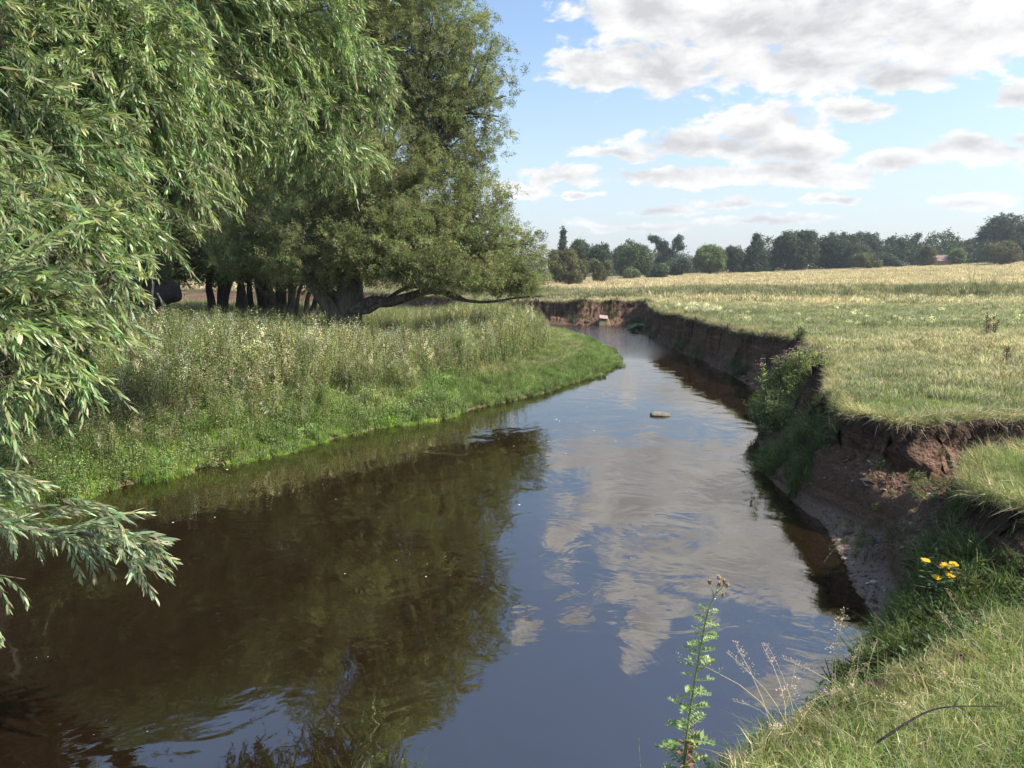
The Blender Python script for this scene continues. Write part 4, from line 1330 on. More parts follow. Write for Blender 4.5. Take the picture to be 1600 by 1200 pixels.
# vegetation on the near slope below the camera bank and on the slump behind
g_slope = [tuft(rng, 26, 0.26, 0.07, 0.0065, (0.12, 0.18, 0.05), (0.30, 0.27, 0.13), .15, 1.2) for _ in range(4)]
h_slope = [herb(rng, .22, 5, .05, .02, (0.11, 0.165, 0.055), .08, leaves=16) for _ in range(3)]
x, y, r = scatter_area(26000, -0.5, 4.6, 2.2, 11.5, 105)
T = terrain(x, y)
zone = ((np.exp(-((x - 3.3) / .8) ** 2 - ((y - 4.35) / .55) ** 2) > .45) | (np.exp(-((x - 2.55) / .75) ** 2 - ((y - 4.35) / .75) ** 2) > .42) | (y + .45 * x < 4.1) | ((np.abs(x - 3.3) < .5) & (y < 5.2)))
zone2 = (np.exp(-((x - 3.78) / .38) ** 2 - ((y - 9.2) / 1.25) ** 2) > .36)
k = (T[1] > .3) & (T[7] > np.where(y > 8.2, .0, .12)) & (T[7] < .93) & (y > 2.75) & (zone | zone2) & (vnoise(x * 2.3, y * 2.3, 96) > .16) & (r.random(len(x)) < .75)
put('bank_grass', g_slope + h_slope, x[k], y[k], T[0][k], r, r.uniform(.6, 1.2, k.sum()), np.clip(r.normal(.2, .15, k.sum()), 0, 1), M_LUSH, 'dark green grass and herbs on the shaded slope by the mud', tilt=.5)
# straggly plants on the cut faces
k = (T[1] > .3) & (T[7] > .1) & (T[7] < .97) & ~zone & (r.random(len(x)) < .28 * ss(.1, .6, fbm(x * 1.9, y * 1.9, 99, 3)) + .03)
put('bank_weeds', h_slope + g_slope[:1], x[k], y[k], T[0][k], r, r.uniform(.3, .7, k.sum()), np.clip(r.normal(.4, .2, k.sum()), 0, 1), M_LUSH, 'sparse weeds clinging to the bare red earth', 'weeds', tilt=.7)
x, y, r = scatter_area(9000, 3.0, 8.0, 9, 38.5, 106)
T = terrain(x, y)
k = (T[1] > .3) & (T[7] > .05) & (T[7] < .97) & (vnoise(x * 1.3, y * 1.3, 97) > .58)
put('bank_weeds', h_slope + g_slope[:1], x[k], y[k], T[0][k], r, r.uniform(.5, 1.3, k.sum()), np.clip(r.normal(.3, .2, k.sum()), 0, 1), M_LUSH, 'patches of weeds along the foot of the far cut bank', 'weeds', tilt=.4)

# left meadow: tall weeds in the sun and in the shade of the trees
CW = (0.25, 0.305, 0.12); CW2 = (0.40, 0.41, 0.20)
weeds = [herb(rng, rng.uniform(.9, 1.15), 4, .085, .031, CW, .2, (0.55, 0.48, 0.42), 3 if i % 2 == 0 else 0, 46, CW2) for i in range(6)]
weeds.append(herb(rng, 1.0, 5, .06, .016, (0.17, 0.12, 0.07), .14, (0.42, 0.30, 0.2), 12, 16, (0.22, 0.16, 0.09)))
weeds.append(herb(rng, 1.0, 3, .07, .018, CW, .12, (0.82, 0.80, 0.76), 26, 40, CW2))
x, y, r = scatter_area(34000, -24, 3.4, 7.6, 40, 107)
T = terrain(x, y)
dl = T[5]
k = T[3] & in_view(x, y, .1) & (dl > .55 + .45 * fbm(x * .8, y * .8, 98, 3)) & ~((x > -2.2) & (dl < .9 + .35 * (x + 2.2))) & (x < 1.6 - .02 * y)
k &= r.random(len(x)) < np.where(y < 20, .75, .5)
hsc = np.clip(.45 + .28 * (dl - .6), .4, 1.05) * (1 + .2 * fbm(x * .6, y * .6, 99, 3))
hsc = hsc * (1 - .48 * ss(15.5, 19.5, y) * (1 - ss(-3.5, -1.0, x)))
sc_ = hsc * r.uniform(.8, 1.15, len(x))
wi = r.integers(0, 6, len(x)); q = r.random(len(x)); wi = np.where((q < .22) & (fbm(x * .7, y * .7, 77, 2) > .05), 6, wi); wi = np.where(q > .996, 7, wi)
wdry = np.clip(.15 + .35 * fbm(x * .5, y * .5, 95, 3), 0, 1)
n = int(k.sum())
rot = np.stack([r.normal(0, .12, n), r.normal(0, .12, n), r.uniform(0, 6.28, n)], -1)
o = scatter('meadow_weeds', weeds, np.stack([x[k], y[k], T[0][k]], -1), rot, sc_[k], wi[k], wdry[k], M_WEED)
tag(o, 'tall willowherb and thistle weeds with pale seed fluff on the left bank', 'weeds', kind='stuff')
# low herbs and bright grass along the left water edge
low = [tuft(rng, 34, .14, .09, .008, (0.34, 0.50, 0.09), (0.32, 0.30, 0.12), .10, 1.1) for _ in range(4)]
low += [herb(rng, .26, 6, .045, .02, (0.25, 0.37, 0.11), .12, None, 0, 20, (0.36, 0.46, 0.17)) for _ in range(4)]
low += [tuft(rng, 40, .38, .08, .009, (0.14, 0.22, 0.05), (0.3, 0.3, 0.12), .08, 1.2)]
x, y, r = scatter_area(120000, -14, 3.7, 7.0, 36.5, 108)
T = terrain(x, y)
dl = T[5]
spit = (x > -1.2) & (y > 14)
k = (dl > -0.07 - .45 * np.maximum(0, fbm(x * 1.3, y * 1.3, 78, 3))) & ((dl < 2.2) | (spit & (dl < 4.5))) & in_view(x, y, .1)
k &= r.random(len(x)) < np.where(dl < 2.0, 1, .5)
zz = np.maximum(T[0], 0.0)
li = r.integers(0, 8, len(x)); li = np.where((r.random(len(x)) < .05) & ~spit, 8, li); li = np.where(spit, r.integers(0, 4, len(x)), li)
li = np.where((~spit) & (li < 4) & (r.random(len(x)) < .65), 4 + (li % 4), li)
sc_ = r.uniform(.6, 1.2, len(x)) * np.where(spit, .62, 1.0) * (1 + .35 * fbm(x * 1.4, y * 1.4, 79, 3)) * np.clip(.8 + dl, .7, 1)
n = int(k.sum())
rot = np.stack([r.normal(0, .2, n), r.normal(0, .2, n), r.uniform(0, 6.28, n)], -1)
ldry = np.clip(.12 + .3 * fbm(x * .9, y * .9, 80, 3) + np.where(spit & (dl > 1.0), .35, 0), 0, 1)
o = scatter('waterside_grass', low, np.stack([x[k], y[k], zz[k]], -1), rot, sc_[k], li[k], ldry[k], M_LUSH)
tag(o, 'bright green grass and low herbs along the left water edge', 'grass', kind='stuff')
# brown tangle at far left
tang = [herb(rng, .6, 6, .05, .012, (0.16, 0.12, 0.07), .25, None, 0, 20, (0.24, 0.19, 0.11)) for _ in range(3)]
x, y, r = scatter_area(1500, -9, -3.2, 8.2, 12, 109)
T = terrain(x, y)
k = T[3] & (T[5] > .5) & (T[5] < 2.2) & (vnoise(x * 1.1, y * 1.1, 76) > .45)
put('dead_weeds', tang, x[k], y[k], T[0][k], r, r.uniform(.6, 1.1, k.sum()), .8, M_WEED, 'brown tangled dead stems on the left bank', 'weeds', tilt=.5)

# white flowering patches and taller stalks in the field
wf = [herb(rng, .45, 4, .05, .014, (0.14, 0.18, 0.07), .15, (0.80, 0.78, 0.74), 16, 22, CW2) for _ in range(3)]
x, y, r = scatter_area(14000, 5, 34, 11, 50, 110)
T = terrain(x, y)
q1 = np.exp(-((x - 7.1) / 1.0) ** 2 - ((y - 27.5) / 3.0) ** 2) * 1.0
q2 = np.exp(-((x - 14.3) / 5.0) ** 2 - ((y - 20.8) / 2.4) ** 2) * .22
q3 = np.exp(-((y - 34) / 5.0) ** 2) * .12 * (x > 16)
k = (T[4] > -.1) & in_view(x, y, .05) & (r.random(len(x)) < (q1 + q2 + q3) * (.4 + vnoise(x, y, 75)))
put('white_flowers', wf, x[k], y[k], T[0][k], r, r.uniform(.45, 1.0, k.sum()), .3, M_WEED, 'patches of small white flowers among the field grass', 'flowers')
st_ = [herb(rng, .9, 3, .05, .01, (0.20, 0.16, 0.10), .12, (0.24, 0.17, 0.11), 12, 8, (0.22, 0.2, 0.1)) for _ in range(3)]
x, y, r = scatter_area(2600, -20, 60, 34, 95, 111)
T = terrain(x, y)
k = (T[4] > .5) & in_view(x, y, .05) & (vnoise(x * .3, y * .3, 74) > .55)
put('dry_stalks', st_, x[k], y[k], T[0][k], r, r.uniform(.5, 1.1, k.sum()), .6, M_WEED, 'scattered dry thistle and dock stalks standing in the straw grass', 'weeds')
rush = [tuft(rng, 40, .7, .2, .012, (0.095, 0.13, 0.05), (0.3, 0.27, 0.14), .15, .5) for _ in range(3)]
x, y, r = scatter_area(5200, -5, 50, 28, 62, 112)
T = terrain(x, y)
q1 = np.exp(-((x - 31) / 6.0) ** 2 - ((y - 48) / 3.5) ** 2) * 1.5 + .5 * np.exp(-((x - 6) / 5) ** 2 - ((y - 42.5) / 1.4) ** 2) + .28 * np.exp(-((y - 46) / 2.5) ** 2) * (x > 8)
k = (T[4] > .4) & in_view(x, y, .05) & (r.random(len(x)) < q1 * (vnoise(x * .5, y * .8, 73) * 1.6))
put('rushes', rush, x[k], y[k], T[0][k], r, r.uniform(.5, 1.0, k.sum()), .2, M_WEED, 'darker green rushes and coarse grass tussocks in the field', 'rushes')

# pebbles on the mud and at the foot of the far bank
def pebble(rng_, R, c):
    mb = MB()
    V = []
    for (a, b) in [(0, 1)] + [(i * 6.283 / 6, 0.35) for i in range(6)] + [(i * 6.283 / 6 + .5, -.4) for i in range(6)]:
        if b == 1: V.append((0, 0, R * .5)); continue
        q = R * rng_.uniform(.75, 1.1) * (0.8 if b > 0 else 1.0)
        V.append((q * math.cos(a) * 1.2, q * math.sin(a) * .85, R * b * .6))
    F = [(0, 1 + i, 1 + (i + 1) % 6) for i in range(6)] + [(1 + i, 7 + i, 7 + (i + 1) % 6, 1 + (i + 1) % 6) for i in range(6)]
    mb.add(V, F, c)
    return mb


peb = [pebble(rng, 1.0, cc) for cc in [(0.17, 0.12, 0.09), (0.13, 0.09, 0.07), (0.28, 0.23, 0.19), (0.10, 0.07, 0.055), (0.15, 0.105, 0.08), (0.12, 0.085, 0.06)]]
M_PEB = plant_mat('pebbles', .85, .3, 0.0, .25, .01)
x, y, r = scatter_area(30000, 2.6, 8, 4.6, 40, 113)
T = terrain(x, y)
k = (T[6] > -.3) & (T[4] < 0) & (T[7] < .75) & (r.random(len(x)) < np.where(y < 9, 1, .55))
x2, y2, _ = scatter_area(16000, 2.5, 5.5, 4.8, 8.5, 114)
T2 = terrain(x2, y2)
k2 = (T2[6] > -.25) & (T2[4] < 0) & (T2[7] < .8)
px_ = np.concatenate([x[k], x2[k2]]); py_ = np.concatenate([y[k], y2[k2]]); pz_ = np.concatenate([T[0][k], T2[0][k2]])
n = len(px_)
psz = r.gamma(1.4, .0042, n) + .002
psz = np.where(r.random(n) < .04, psz * 2.2, psz)
psz = np.where(py_ > 10, psz * 2.6, psz)
o = scatter('pebbles', peb, np.stack([px_, py_, pz_], -1), np.stack([r.normal(0, .3, n), r.normal(0, .3, n), r.uniform(0, 6.28, n)], -1), psz, r.integers(0, 6, n), 0, M_PEB)
tag(o, 'small stones and clods strewn over the mud and the foot of the bank', 'pebbles', kind='stuff')
# foam flecks drifting on the water
fl = MB(); fl.add([(1, 0, 0.003), (.3, .7, .003), (-.8, .4, .003), (-.7, -.5, .003), (.2, -.8, .003), (0, 0, .25)], [(0, 1, 5), (1, 2, 5), (2, 3, 5), (3, 4, 5), (4, 0, 5)], (.7, .7, .66))
x, y, r = scatter_area(1300, -9, 5, 3.2, 22, 115)
T = terrain(x, y)
k = T[2] & (vnoise(x * .8, y * .8, 72) > .5)
n = int(k.sum())
o = scatter('foam_flecks', [fl], np.stack([x[k], y[k], np.full(n, .001)], -1), np.stack([np.zeros(n), np.zeros(n), r.uniform(0, 6.28, n)], -1), r.gamma(1.5, .0010, n) * (1 + y[k] / 6) + .0008, 0, 0, plant_mat('foam', .8, .3, 0.0, .1, .0))
tag(o, 'tiny white flecks of foam and fluff drifting on the river', 'foam', kind='stuff')


# thin summer air over the field
hm, ht_, ho = new_mat('haze')
hv = ht_.new('ShaderNodeVolumePrincipled')
hv.inputs['Color'].default_value = (0.80, 0.88, 1.0, 1)
hv.inputs['Density'].default_value = 0.00042
hv.inputs['Anisotropy'].default_value = 0.2
ht_.l.new(hv.outputs[0], ho.inputs['Volume'])
hb = MB()
hb.add([(-720, -80, -6), (720, -80, -6), (720, 920, -6), (-720, 920, -6), (-720, -80, 34), (720, -80, 34), (720, 920, 34), (-720, 920, 34)],
       [(0, 3, 2, 1), (4, 5, 6, 7), (0, 1, 5, 4), (1, 2, 6, 5), (2, 3, 7, 6), (3, 0, 4, 7)])
tag(hb.build('haze', hm), kind='stuff')

# ------------------------------------------------------------------ single things
def rock_mesh(name, R, sx_, sy_, sz_, seed, mat):
    r = random.Random(seed)
    mb = MB(); V = []; F = []
    nu, nv = 16, 9
    for j in range(nv + 1):
        ph = math.pi * j / nv
        for i in range(nu):
            th = 2 * math.pi * i / nu
            d = np.array([math.sin(ph) * math.cos(th), math.sin(ph) * math.sin(th), math.cos(ph)])
            q = 1 + .32 * float(fbm(d[0] * 1.7 + seed, d[1] * 1.7 + d[2] * 2, seed, 3))
            V.append((d[0] * sx_ * q * R, d[1] * sy_ * q * R, d[2] * sz_ * q * R))
    for j in range(nv):
        for i in range(nu):
            F.append((j * nu + i, (j + 1) * nu + i, (j + 1) * nu + (i + 1) % nu, j * nu + (i + 1) % nu))
    mb.add(V, F)
    v, f, _ = mb.arrays()
    return link(name, mesh_np(name, v, f, mat, smooth=True))


gx, gy = G(1031, 649)
o = rock_mesh('rock', .21, 1.0, .55, .30, 3, simple_mat('river_rock', (0.26, 0.24, 0.18), (0.14, 0.13, 0.10), .8, 9))
o.location = (gx, gy, .015); tag(o, 'single low pale rock breaking the surface in mid river', 'rock')
M_WST = simple_mat('pale_stone', (0.55, 0.50, 0.45), (0.42, 0.37, 0.33), .8, 30)
for j, (a, b, lab) in enumerate([(1366, 906, 'larger of two flat pale stones lying on the pink mud'), (1357, 904, 'smaller of two flat pale stones lying on the pink mud')]):
    xx, yy = G(a, b, .1)
    zz_ = ground_z(xx, yy)
    o = rock_mesh('stone', .032 if j == 0 else .022, 1.2, .7, .4, 5 + j, M_WST)
    o.location = (xx, yy, zz_ + .008); tag(o, lab, 'stone', 'pale stones on the mud')

# broken plastic crate at the foot of the far bank
cx_, cy_ = G(941, 508)
CR = empty('plastic_crate', (cx_, cy_, 0.0), 'tilted broken plastic crate with a pink rim and yellow side standing by the far bank', 'crate', rz=.2)
CR.rotation_euler = (rad(-8), rad(6), .15)
def boxm(mb, x0, x1, y0, y1, z0, z1):
    mb.add([(x0, y0, z0), (x1, y0, z0), (x1, y1, z0), (x0, y1, z0), (x0, y0, z1), (x1, y0, z1), (x1, y1, z1), (x0, y1, z1)],
           [(0, 3, 2, 1), (4, 5, 6, 7), (0, 1, 5, 4), (1, 2, 6, 5), (2, 3, 7, 6), (3, 0, 4, 7)])
b = MB(); boxm(b, -.20, .17, -.14, .14, -.05, .34); b.build('body', simple_mat('crate_body', (0.24, 0.21, 0.12), (0.16, 0.15, 0.09), .8), CR)
b = MB()
boxm(b, -.24, .20, -.20, -.14, .36, .43); boxm(b, -.24, .20, .14, .20, .36, .43); boxm(b, -.24, -.16, -.139, .139, .36, .43); boxm(b, .12, .20, -.139, .139, .36, .43)
boxm(b, -.24, .20, -.215, -.201, .33, .50); boxm(b, -.24, -.19, -.213, -.2, .50, .52)
b.build('rim', simple_mat('crate_rim', (0.72, 0.48, 0.42), (0.78, 0.62, 0.55), .6), CR)
b = MB()
b.tube([(.21, -.18, .38), (.26, -.18, .22), (.33, -.17, .12), (.36, -.17, .02), (.31, -.17, -.06), (.25, -.17, .0), (.24, -.17, .14), (.22, -.17, .3)], .025, 6)
b.build('handle', simple_mat('crate_handle', (0.62, 0.48, 0.20), (0.7, 0.42, 0.3), .6), CR)

# dark bent stick on the near grass
p0 = G(1370, 1166, 1.24); p1 = G(1440, 1128, 1.27); p2 = G(1490, 1108, 1.29); p3 = G(1570, 1100, 1.26)
ST = empty('stick', (p0[0], p0[1], 1.24), 'thin black bent stick lying on the near grass', 'stick')
limb(smooth_path([(p0[0], p0[1], 1.255), (p1[0], p1[1], 1.30), (p2[0], p2[1], 1.30), (p3[0], p3[1], 1.25)]), 0.0042, .0018, ST, 6, M_DARKSTICK, 'stem')
limb(smooth_path([(p2[0], p2[1], 1.30), (p2[0] + .06, p2[1] + .06, 1.30)]), .003, .0015, ST, 5, M_DARKSTICK, 'side_twig')

# foreground thistle
TH_D = 2.35
base_p = D(1066, 1225, TH_D)
stem_pts = [D(a, b_, TH_D) for (a, b_) in [(1062, 1260), (1066, 1215), (1073, 1150), (1080, 1100), (1090, 1040), (1097, 1000), (1105, 960), (1113, 940), (1120, 925)]]
gz_ = ground_z(base_p.x, TH_D)
TH = empty('thistle', (base_p.x, TH_D, gz_), 'tall spiny thistle with dry brown seed heads standing against the water', 'thistle')
M_THG = plant_mat('thistle_green', .5, .35, .25, .12, .01)
M_SEED = plant_mat('thistle_seed', .8, .2, .15, .15, .01)
stp = smooth_path([Vector((base_p.x - .01, TH_D + .01, gz_ - .05))] + stem_pts)
mb = MB(); mb.tube(stp, [.0058 - .0038 * i / (len(stp) - 1) for i in range(len(stp))], 7, (0.24, 0.29, 0.11)); wpar(mb.build('stem', M_THG), TH)


def thistle_leaf(r, L):
    """lobed spiny leaf: a midrib with pairs of crinkled, pointed lobes"""
    mb = MB()
    n = 8
    for k in range(n):
        t = k / n
        p = np.array([L * t, 0, -.12 * L * t * t])
        wd = L * .26 * math.sin(math.pi * (t * .85 + .12)) * r.uniform(.8, 1.2)
        for sg in (-1, 1):
            lift = r.uniform(.1, .7)
            tip = p + np.array([L * .07, sg * wd, wd * lift])
            m1 = p + np.array([-L * .02, sg * wd * .5, wd * lift * .9]); m2 = p + np.array([L * .10, sg * wd * .5, wd * lift * .1])
            c = jit(r, (0.20, 0.28, 0.09) if r.random() < .7 else (0.31, 0.38, 0.15), .15)
            mb.add([p, m1, tip, m2], [(0, 1, 2, 3)], c)
            mb.add([tip, tip + np.array([L * .01, sg * .004, .003]), tip + np.array([L * .015, 0, 0])], [(0, 1, 2)], (0.5, 0.5, 0.3))
        if k < n - 1:
            q = np.array([L * (k + 1) / n, 0, -.12 * L * ((k + 1) / n) ** 2])
            wv_ = np.array([0, L * .022, 0])
            mb.add([p - wv_, p + wv_, q + wv_, q - wv_], [(0, 1, 2, 3)], (0.30, 0.38, 0.14))
    e = np.array([L * .9, 0, -.1 * L]); mb.add([e - [0, L * .04, 0], e + [0, L * .04, 0], e + [L * .12, 0, 0]], [(0, 1, 2)], (0.34, 0.42, 0.15))
    return mb


R3 = random.Random(4)
tl_m = [thistle_leaf(R3, .10).mesh('leaf', M_THG) for _ in range(5)]
THV = Vector(TH.location)
nl = 46
for i in range(nl):
    t = 0.22 + .60 * i / nl
    fi = t * (len(stp) - 1); p = stp[int(fi)].lerp(stp[min(int(fi) + 1, len(stp) - 1)], fi % 1)
    o = bpy.data.objects.new('leaf', tl_m[i % 5]); COL.objects.link(o); o.parent = TH
    o.location = p - THV
    sd_ = 0 if i % 2 == 0 else math.pi
    s_ = (1.15 - 0.75 * (i / nl)) * R3.uniform(.8, 1.15)
    o.rotation_euler = (R3.uniform(-.5, .5), -R3.uniform(.1, .55), sd_ + R3.uniform(-.9, .9))
    o.scale = (s_, s_, s_)


def seed_head(r, R):
    mb = MB()
    prof_ = [(0, .0), (.7, .2), (1.0, .7), (.8, 1.3), (.65, 1.6)]
    k = 8; V = []; F = []
    for (q, z) in prof_:
        for j in range(k): V.append((R * q * math.cos(j * 6.283 / k), R * q * math.sin(j * 6.283 / k), R * z))
    for i in range(len(prof_) - 1):
        for j in range(k): F.append((i * k + j, i * k + (j + 1) % k, (i + 1) * k + (j + 1) % k, (i + 1) * k + j))
    mb.add(V, F, (0.26, 0.17, 0.11))
    for j in range(26):
        a = r.uniform(0, 6.283); q = r.uniform(0, .8); l = r.uniform(.5, 1.0)
        b0_ = np.array([R * q * .7 * math.cos(a), R * q * .7 * math.sin(a), R * 1.5])
        e = b0_ + np.array([math.cos(a) * q * R * .7, math.sin(a) * q * R * .7, R * l])
        sdv = np.array([-math.sin(a), math.cos(a), 0]) * R * .12
        mb.add([b0_ - sdv, b0_ + sdv, e], [(0, 1, 2)], jit(r, (0.62, 0.50, 0.38), .2))
    return mb


top = stp[-1]
for i, (a, b_) in enumerate([(1109, 912), (1124, 906), (1131, 912), (1137, 917), (1129, 931), (1125, 915)]):
    hp_ = D(a, b_, TH_D + R3.uniform(-.03, .03))
    st0 = stp[-1 - (3 if i == 0 else R3.randrange(0, 2))]
    mb = MB(); mb.tube(smooth_path([st0, (st0 + hp_) / 2 + Vector((.004 * (-1) ** i, 0, -.003)), hp_], 2), .0016, 5, (0.30, 0.30, 0.15)); o = mb.build('stalk', M_THG); wpar(o, TH)
    hd = seed_head(R3, .0085).build('flower_head', M_SEED, TH)
    hd.location = hp_ - THV; hd.rotation_euler = (R3.uniform(-.5, .5), R3.uniform(-.3, .6), 0)
# small dead leaves at the foot
dl_m = herb(R3, .12, 3, .04, .016, (0.20, 0.12, 0.08), .05, None, 0, 14).build('withered_leaves', M_SEED, TH)
dl_m.location = D(1068, 1185, TH_D) - THV

# ragwort on the slope
M_YEL = plant_mat('ragwort_petals', .6, .3, .2, .08, .005)
rw = D(1468, 905, 4.35)
rgz = ground_z(rw.x, 4.35)
RG = empty('ragwort', (rw.x, 4.35, rgz), 'ragwort plant with four clusters of yellow flowers on the shaded slope', 'flower')
RGV = Vector(RG.location)


def flower_cluster(r, R):
    mb = MB()
    for i in range(26):
        a = r.uniform(0, 6.283); q = R * math.sqrt(r.random())
        c0 = np.array([q * math.cos(a) * 1.3, q * math.sin(a), r.uniform(-.006, .008)])
        mb.tube([c0 + [0, 0, -.012], c0], .0015, 3, (0.12, 0.16, 0.05), cap=False)
        for j in range(9):
            b_ = j * .698 + r.random() * .2; e = np.array([math.cos(b_), math.sin(b_), .15]); s_ = np.array([-math.sin(b_), math.cos(b_), 0]) * .0022
            mb.add([c0 + e * .002 - s_, c0 + e * .002 + s_, c0 + e * .010 + s_ * .8, c0 + e * .010 - s_ * .8], [(0, 1, 2, 3)], (0.80, 0.52, 0.015))
        for j in range(6):
            b_ = j * 1.047; mb.add([c0 + [0, 0, .003], c0 + [.003 * math.cos(b_), .003 * math.sin(b_), .001], c0 + [.003 * math.cos(b_ + 1.05), .003 * math.sin(b_ + 1.05), .001]], [(0, 1, 2)], (0.62, 0.34, 0.02))
    return mb


for (a, b_, R_c) in [(1445, 876, .018), (1476, 884, .020), (1490, 882, .018), (1463, 902, .018), (1484, 898, .019)]:
    q = D(a, b_, 4.25)
    fo = flower_cluster(R3, R_c).build('flower_cluster', M_YEL, RG); fo.location = q - RGV; fo.rotation_euler = (.35, 0, 0)
    mb = MB(); b0_ = Vector((rw.x + R3.uniform(-.03, .03), 4.35, rgz - .03)); pth = smooth_path([b0_, (b0_ + q) / 2 + Vector((0, .02, .03)), q], 4)
    mb.tube(pth, .003, 5, (0.14, 0.17, 0.06))
    for k in range(14):
        p = pth[R3.randrange(1, len(pth))]; an = R3.uniform(0, 6.28)
        mb.leaf(p, (math.cos(an), math.sin(an), .3), (0, 0, 1), .05, .018, jit(R3, (0.08, 0.13, 0.04)), .2)
    o = mb.build('stem', M_THG); wpar(o, RG)

# balsam bush with pink flowers on the right bank
bb = Vector((4.75, 11.7, 0.0)); bb.z = ground_z(4.75, 11.7)
BB = empty('balsam_bush', bb, 'leafy bush topped with pink balsam flowers leaning over the water from the right bank', 'bush')
R4 = random.Random(9)
bu_bl = [((4.72, 11.6, .75), (.52, .55, .50), 1.2), ((4.9, 11.6, 1.15), (.42, .45, .38), 1.2), ((4.35, 11.3, .55), (.30, .4, .32), 1.0), ((5.15, 11.9, .95), (.4, .45, .4), 1.0), ((4.6, 11.9, .45), (.5, .6, .35), 1.0)]
Pq, Oq = crown_points(bu_bl, 1500, 31, .5)
bt_ = [herb(R4, .34, 3, .075, .017, (0.26, 0.34, 0.13), .07, None, 0, 18, (0.36, 0.41, 0.19)) for _ in range(5)]
m = len(Pq); q = np.random.default_rng(31)
rot = np.stack([q.normal(0, .4, m), q.normal(0, .4, m), q.uniform(0, 6.28, m)], -1)
o = scatter('foliage', bt_, Pq - [0, 0, .15], rot, q.uniform(.6, 1.15, m), q.integers(0, 5, m), q.uniform(0, .6, m), M_WEED, BB)
tag(o, kind='stuff')
lm = herb(R4, .35, 2, .16, .045, (0.20, 0.27, 0.07), .05, None, 0, 14, None, False).mesh('flower_stem', M_THG)
fm = herb(R4, .10, 4, .01, .005, (0.4, 0.2, 0.2), .05, (0.52, 0.31, 0.34), 12, 2).mesh('pink_flowers', M_YEL)
for (a, b_) in [(1222, 560), (1230, 556), (1238, 566), (1246, 545), (1258, 548), (1266, 556), (1276, 550), (1284, 556), (1213, 568), (1228, 572), (1186, 572), (1270, 566), (1252, 560)]:
    pp = D(a, b_ + 16, 11.5 + R4.uniform(-.3, .3))
    o = bpy.data.objects.new('flower_stem', lm); COL.objects.link(o); o.parent = BB; o.location = pp - bb - Vector((0, 0, .12)); o.rotation_euler = (R4.uniform(-.3, .3), R4.uniform(-.3, .3), R4.uniform(0, 6))
    o = bpy.data.objects.new('pink_flowers', fm); COL.objects.link(o); o.parent = BB; o.location = pp - bb + Vector((0, -.03, .14)); o.rotation_euler = (0, 0, R4.uniform(0, 6))
# trailing twigs over the water
tws = [shoot(R4, .7, 18, .06, .02, (0.07, 0.09, 0.05), .25, False, None, .003).mesh('trailing_twig', M_WEED) for _ in range(3)]
for (a, b_, dst, dx, dz, s_) in [(1205, 650, 11.2, -1, -.1, 1), (1210, 640, 11, -1, .1, .8), (1200, 665, 11, -1, -.3, .7), (1195, 700, 10.3, -1, 0, .8), (1200, 715, 10, -1, -.25, .8), (1215, 725, 9.6, -1, -.1, .9),
                             (1225, 745, 9.2, -1, -.3, .7), (1235, 760, 8.6, -.8, -.6, .7), (1250, 775, 8.3, -.6, -.8, .7), (1262, 780, 8.1, -.5, -.9, .6), (1290, 850, 7, -.5, -.4, .6), (1300, 870, 6.7, -.7, -.1, .5), (1198, 690, 10.6, -1, .2, .7), (1225, 735, 9.3, -1, .3, .8)]:
    pp = D(a + 14, b_, dst); pp.z = max(pp.z, .10)
    for rep in range(3):
      o = bpy.data.objects.new('trailing_twig', tws[R4.randrange(3)]); COL.objects.link(o); o.parent = BB
      o.location = pp - bb + Vector((R4.uniform(-.05, .2), R4.uniform(-.25, .25), R4.uniform(0, .12)))
      o.rotation_euler = tuple(dir_to_euler(np.array([(dx, R4.uniform(-.6, .3), dz * .5 + .15)]), np.array([R4.gauss(0, .4)]))[0]); o.scale = (s_ * R4.uniform(.7, 1.15),) * 3

# dock plants and dead stalks in the field
def dock(r, h, n, c):
    mb = MB()
    for i in range(n):
        la = r.uniform(0, 6.28); le = r.uniform(.05, .3)
        P = lambda t: np.array([math.cos(la) * le * t * h, math.sin(la) * le * t * h, h * t * r_h])
        r_h = r.uniform(.65, 1.05)
        mb.tube([P(0), P(.5), P(1)], [.008, .006, .003], 4, c, cap=False)
        for k in range(60):
            t = r.uniform(.3, 1.0); a = r.uniform(0, 6.28); w_ = .07 * (1.15 - t)
            p = P(t) + np.array([math.cos(a) * w_, math.sin(a) * w_, 0])
            mb.leaf(p, (math.cos(a), math.sin(a), .8), (0, 0, 1), .035, .022, jit(r, c, .3), .1, True)
        for k in range(3):
            a = r.uniform(0, 6.28)
            mb.leaf(P(.05 + .1 * k), (math.cos(a), math.sin(a), .6), (0, 0, 1), .2, .05, jit(r, (0.16, 0.16, 0.07)), .4)
    return mb


docks = [(1542, 520, 16.9, .55, 4, 'dark brown dock plant with dense seed spikes in the field grass'), (1553, 518, 17.3, .45, 3, 'shorter brown dock plant just right of the dense dark one'),
         (1573, 562, 12.3, .35, 2, 'thin leaning brown dock stem nearest the right edge'), (1180, 463, 34, .5, 2, 'lone dark dock stalk in the middle of the field'),
         (1519, 435, 60, 2.0, 7, 'tall cluster of dead stalks standing against the straw field'), (1552, 435, 61, 1.6, 5, 'shorter cluster of dead stalks right of the tall cluster'),
         (1500, 436, 60, 1.1, 4, 'low dead stalks left of the tall cluster')]
for i, (a, b_, dist, h, nn, lab) in enumerate(docks):
    pp = D(a, b_, dist)
    z_ = ground_z(pp.x, dist)
    o = dock(R4, h, nn, (0.075, 0.045, 0.035) if dist < 40 else (0.14, 0.11, 0.07)).build('dock_plant', M_WEED)
    o.location = (pp.x, dist, z_); tag(o, lab, 'dock plant', 'dead dock stalks in the field')

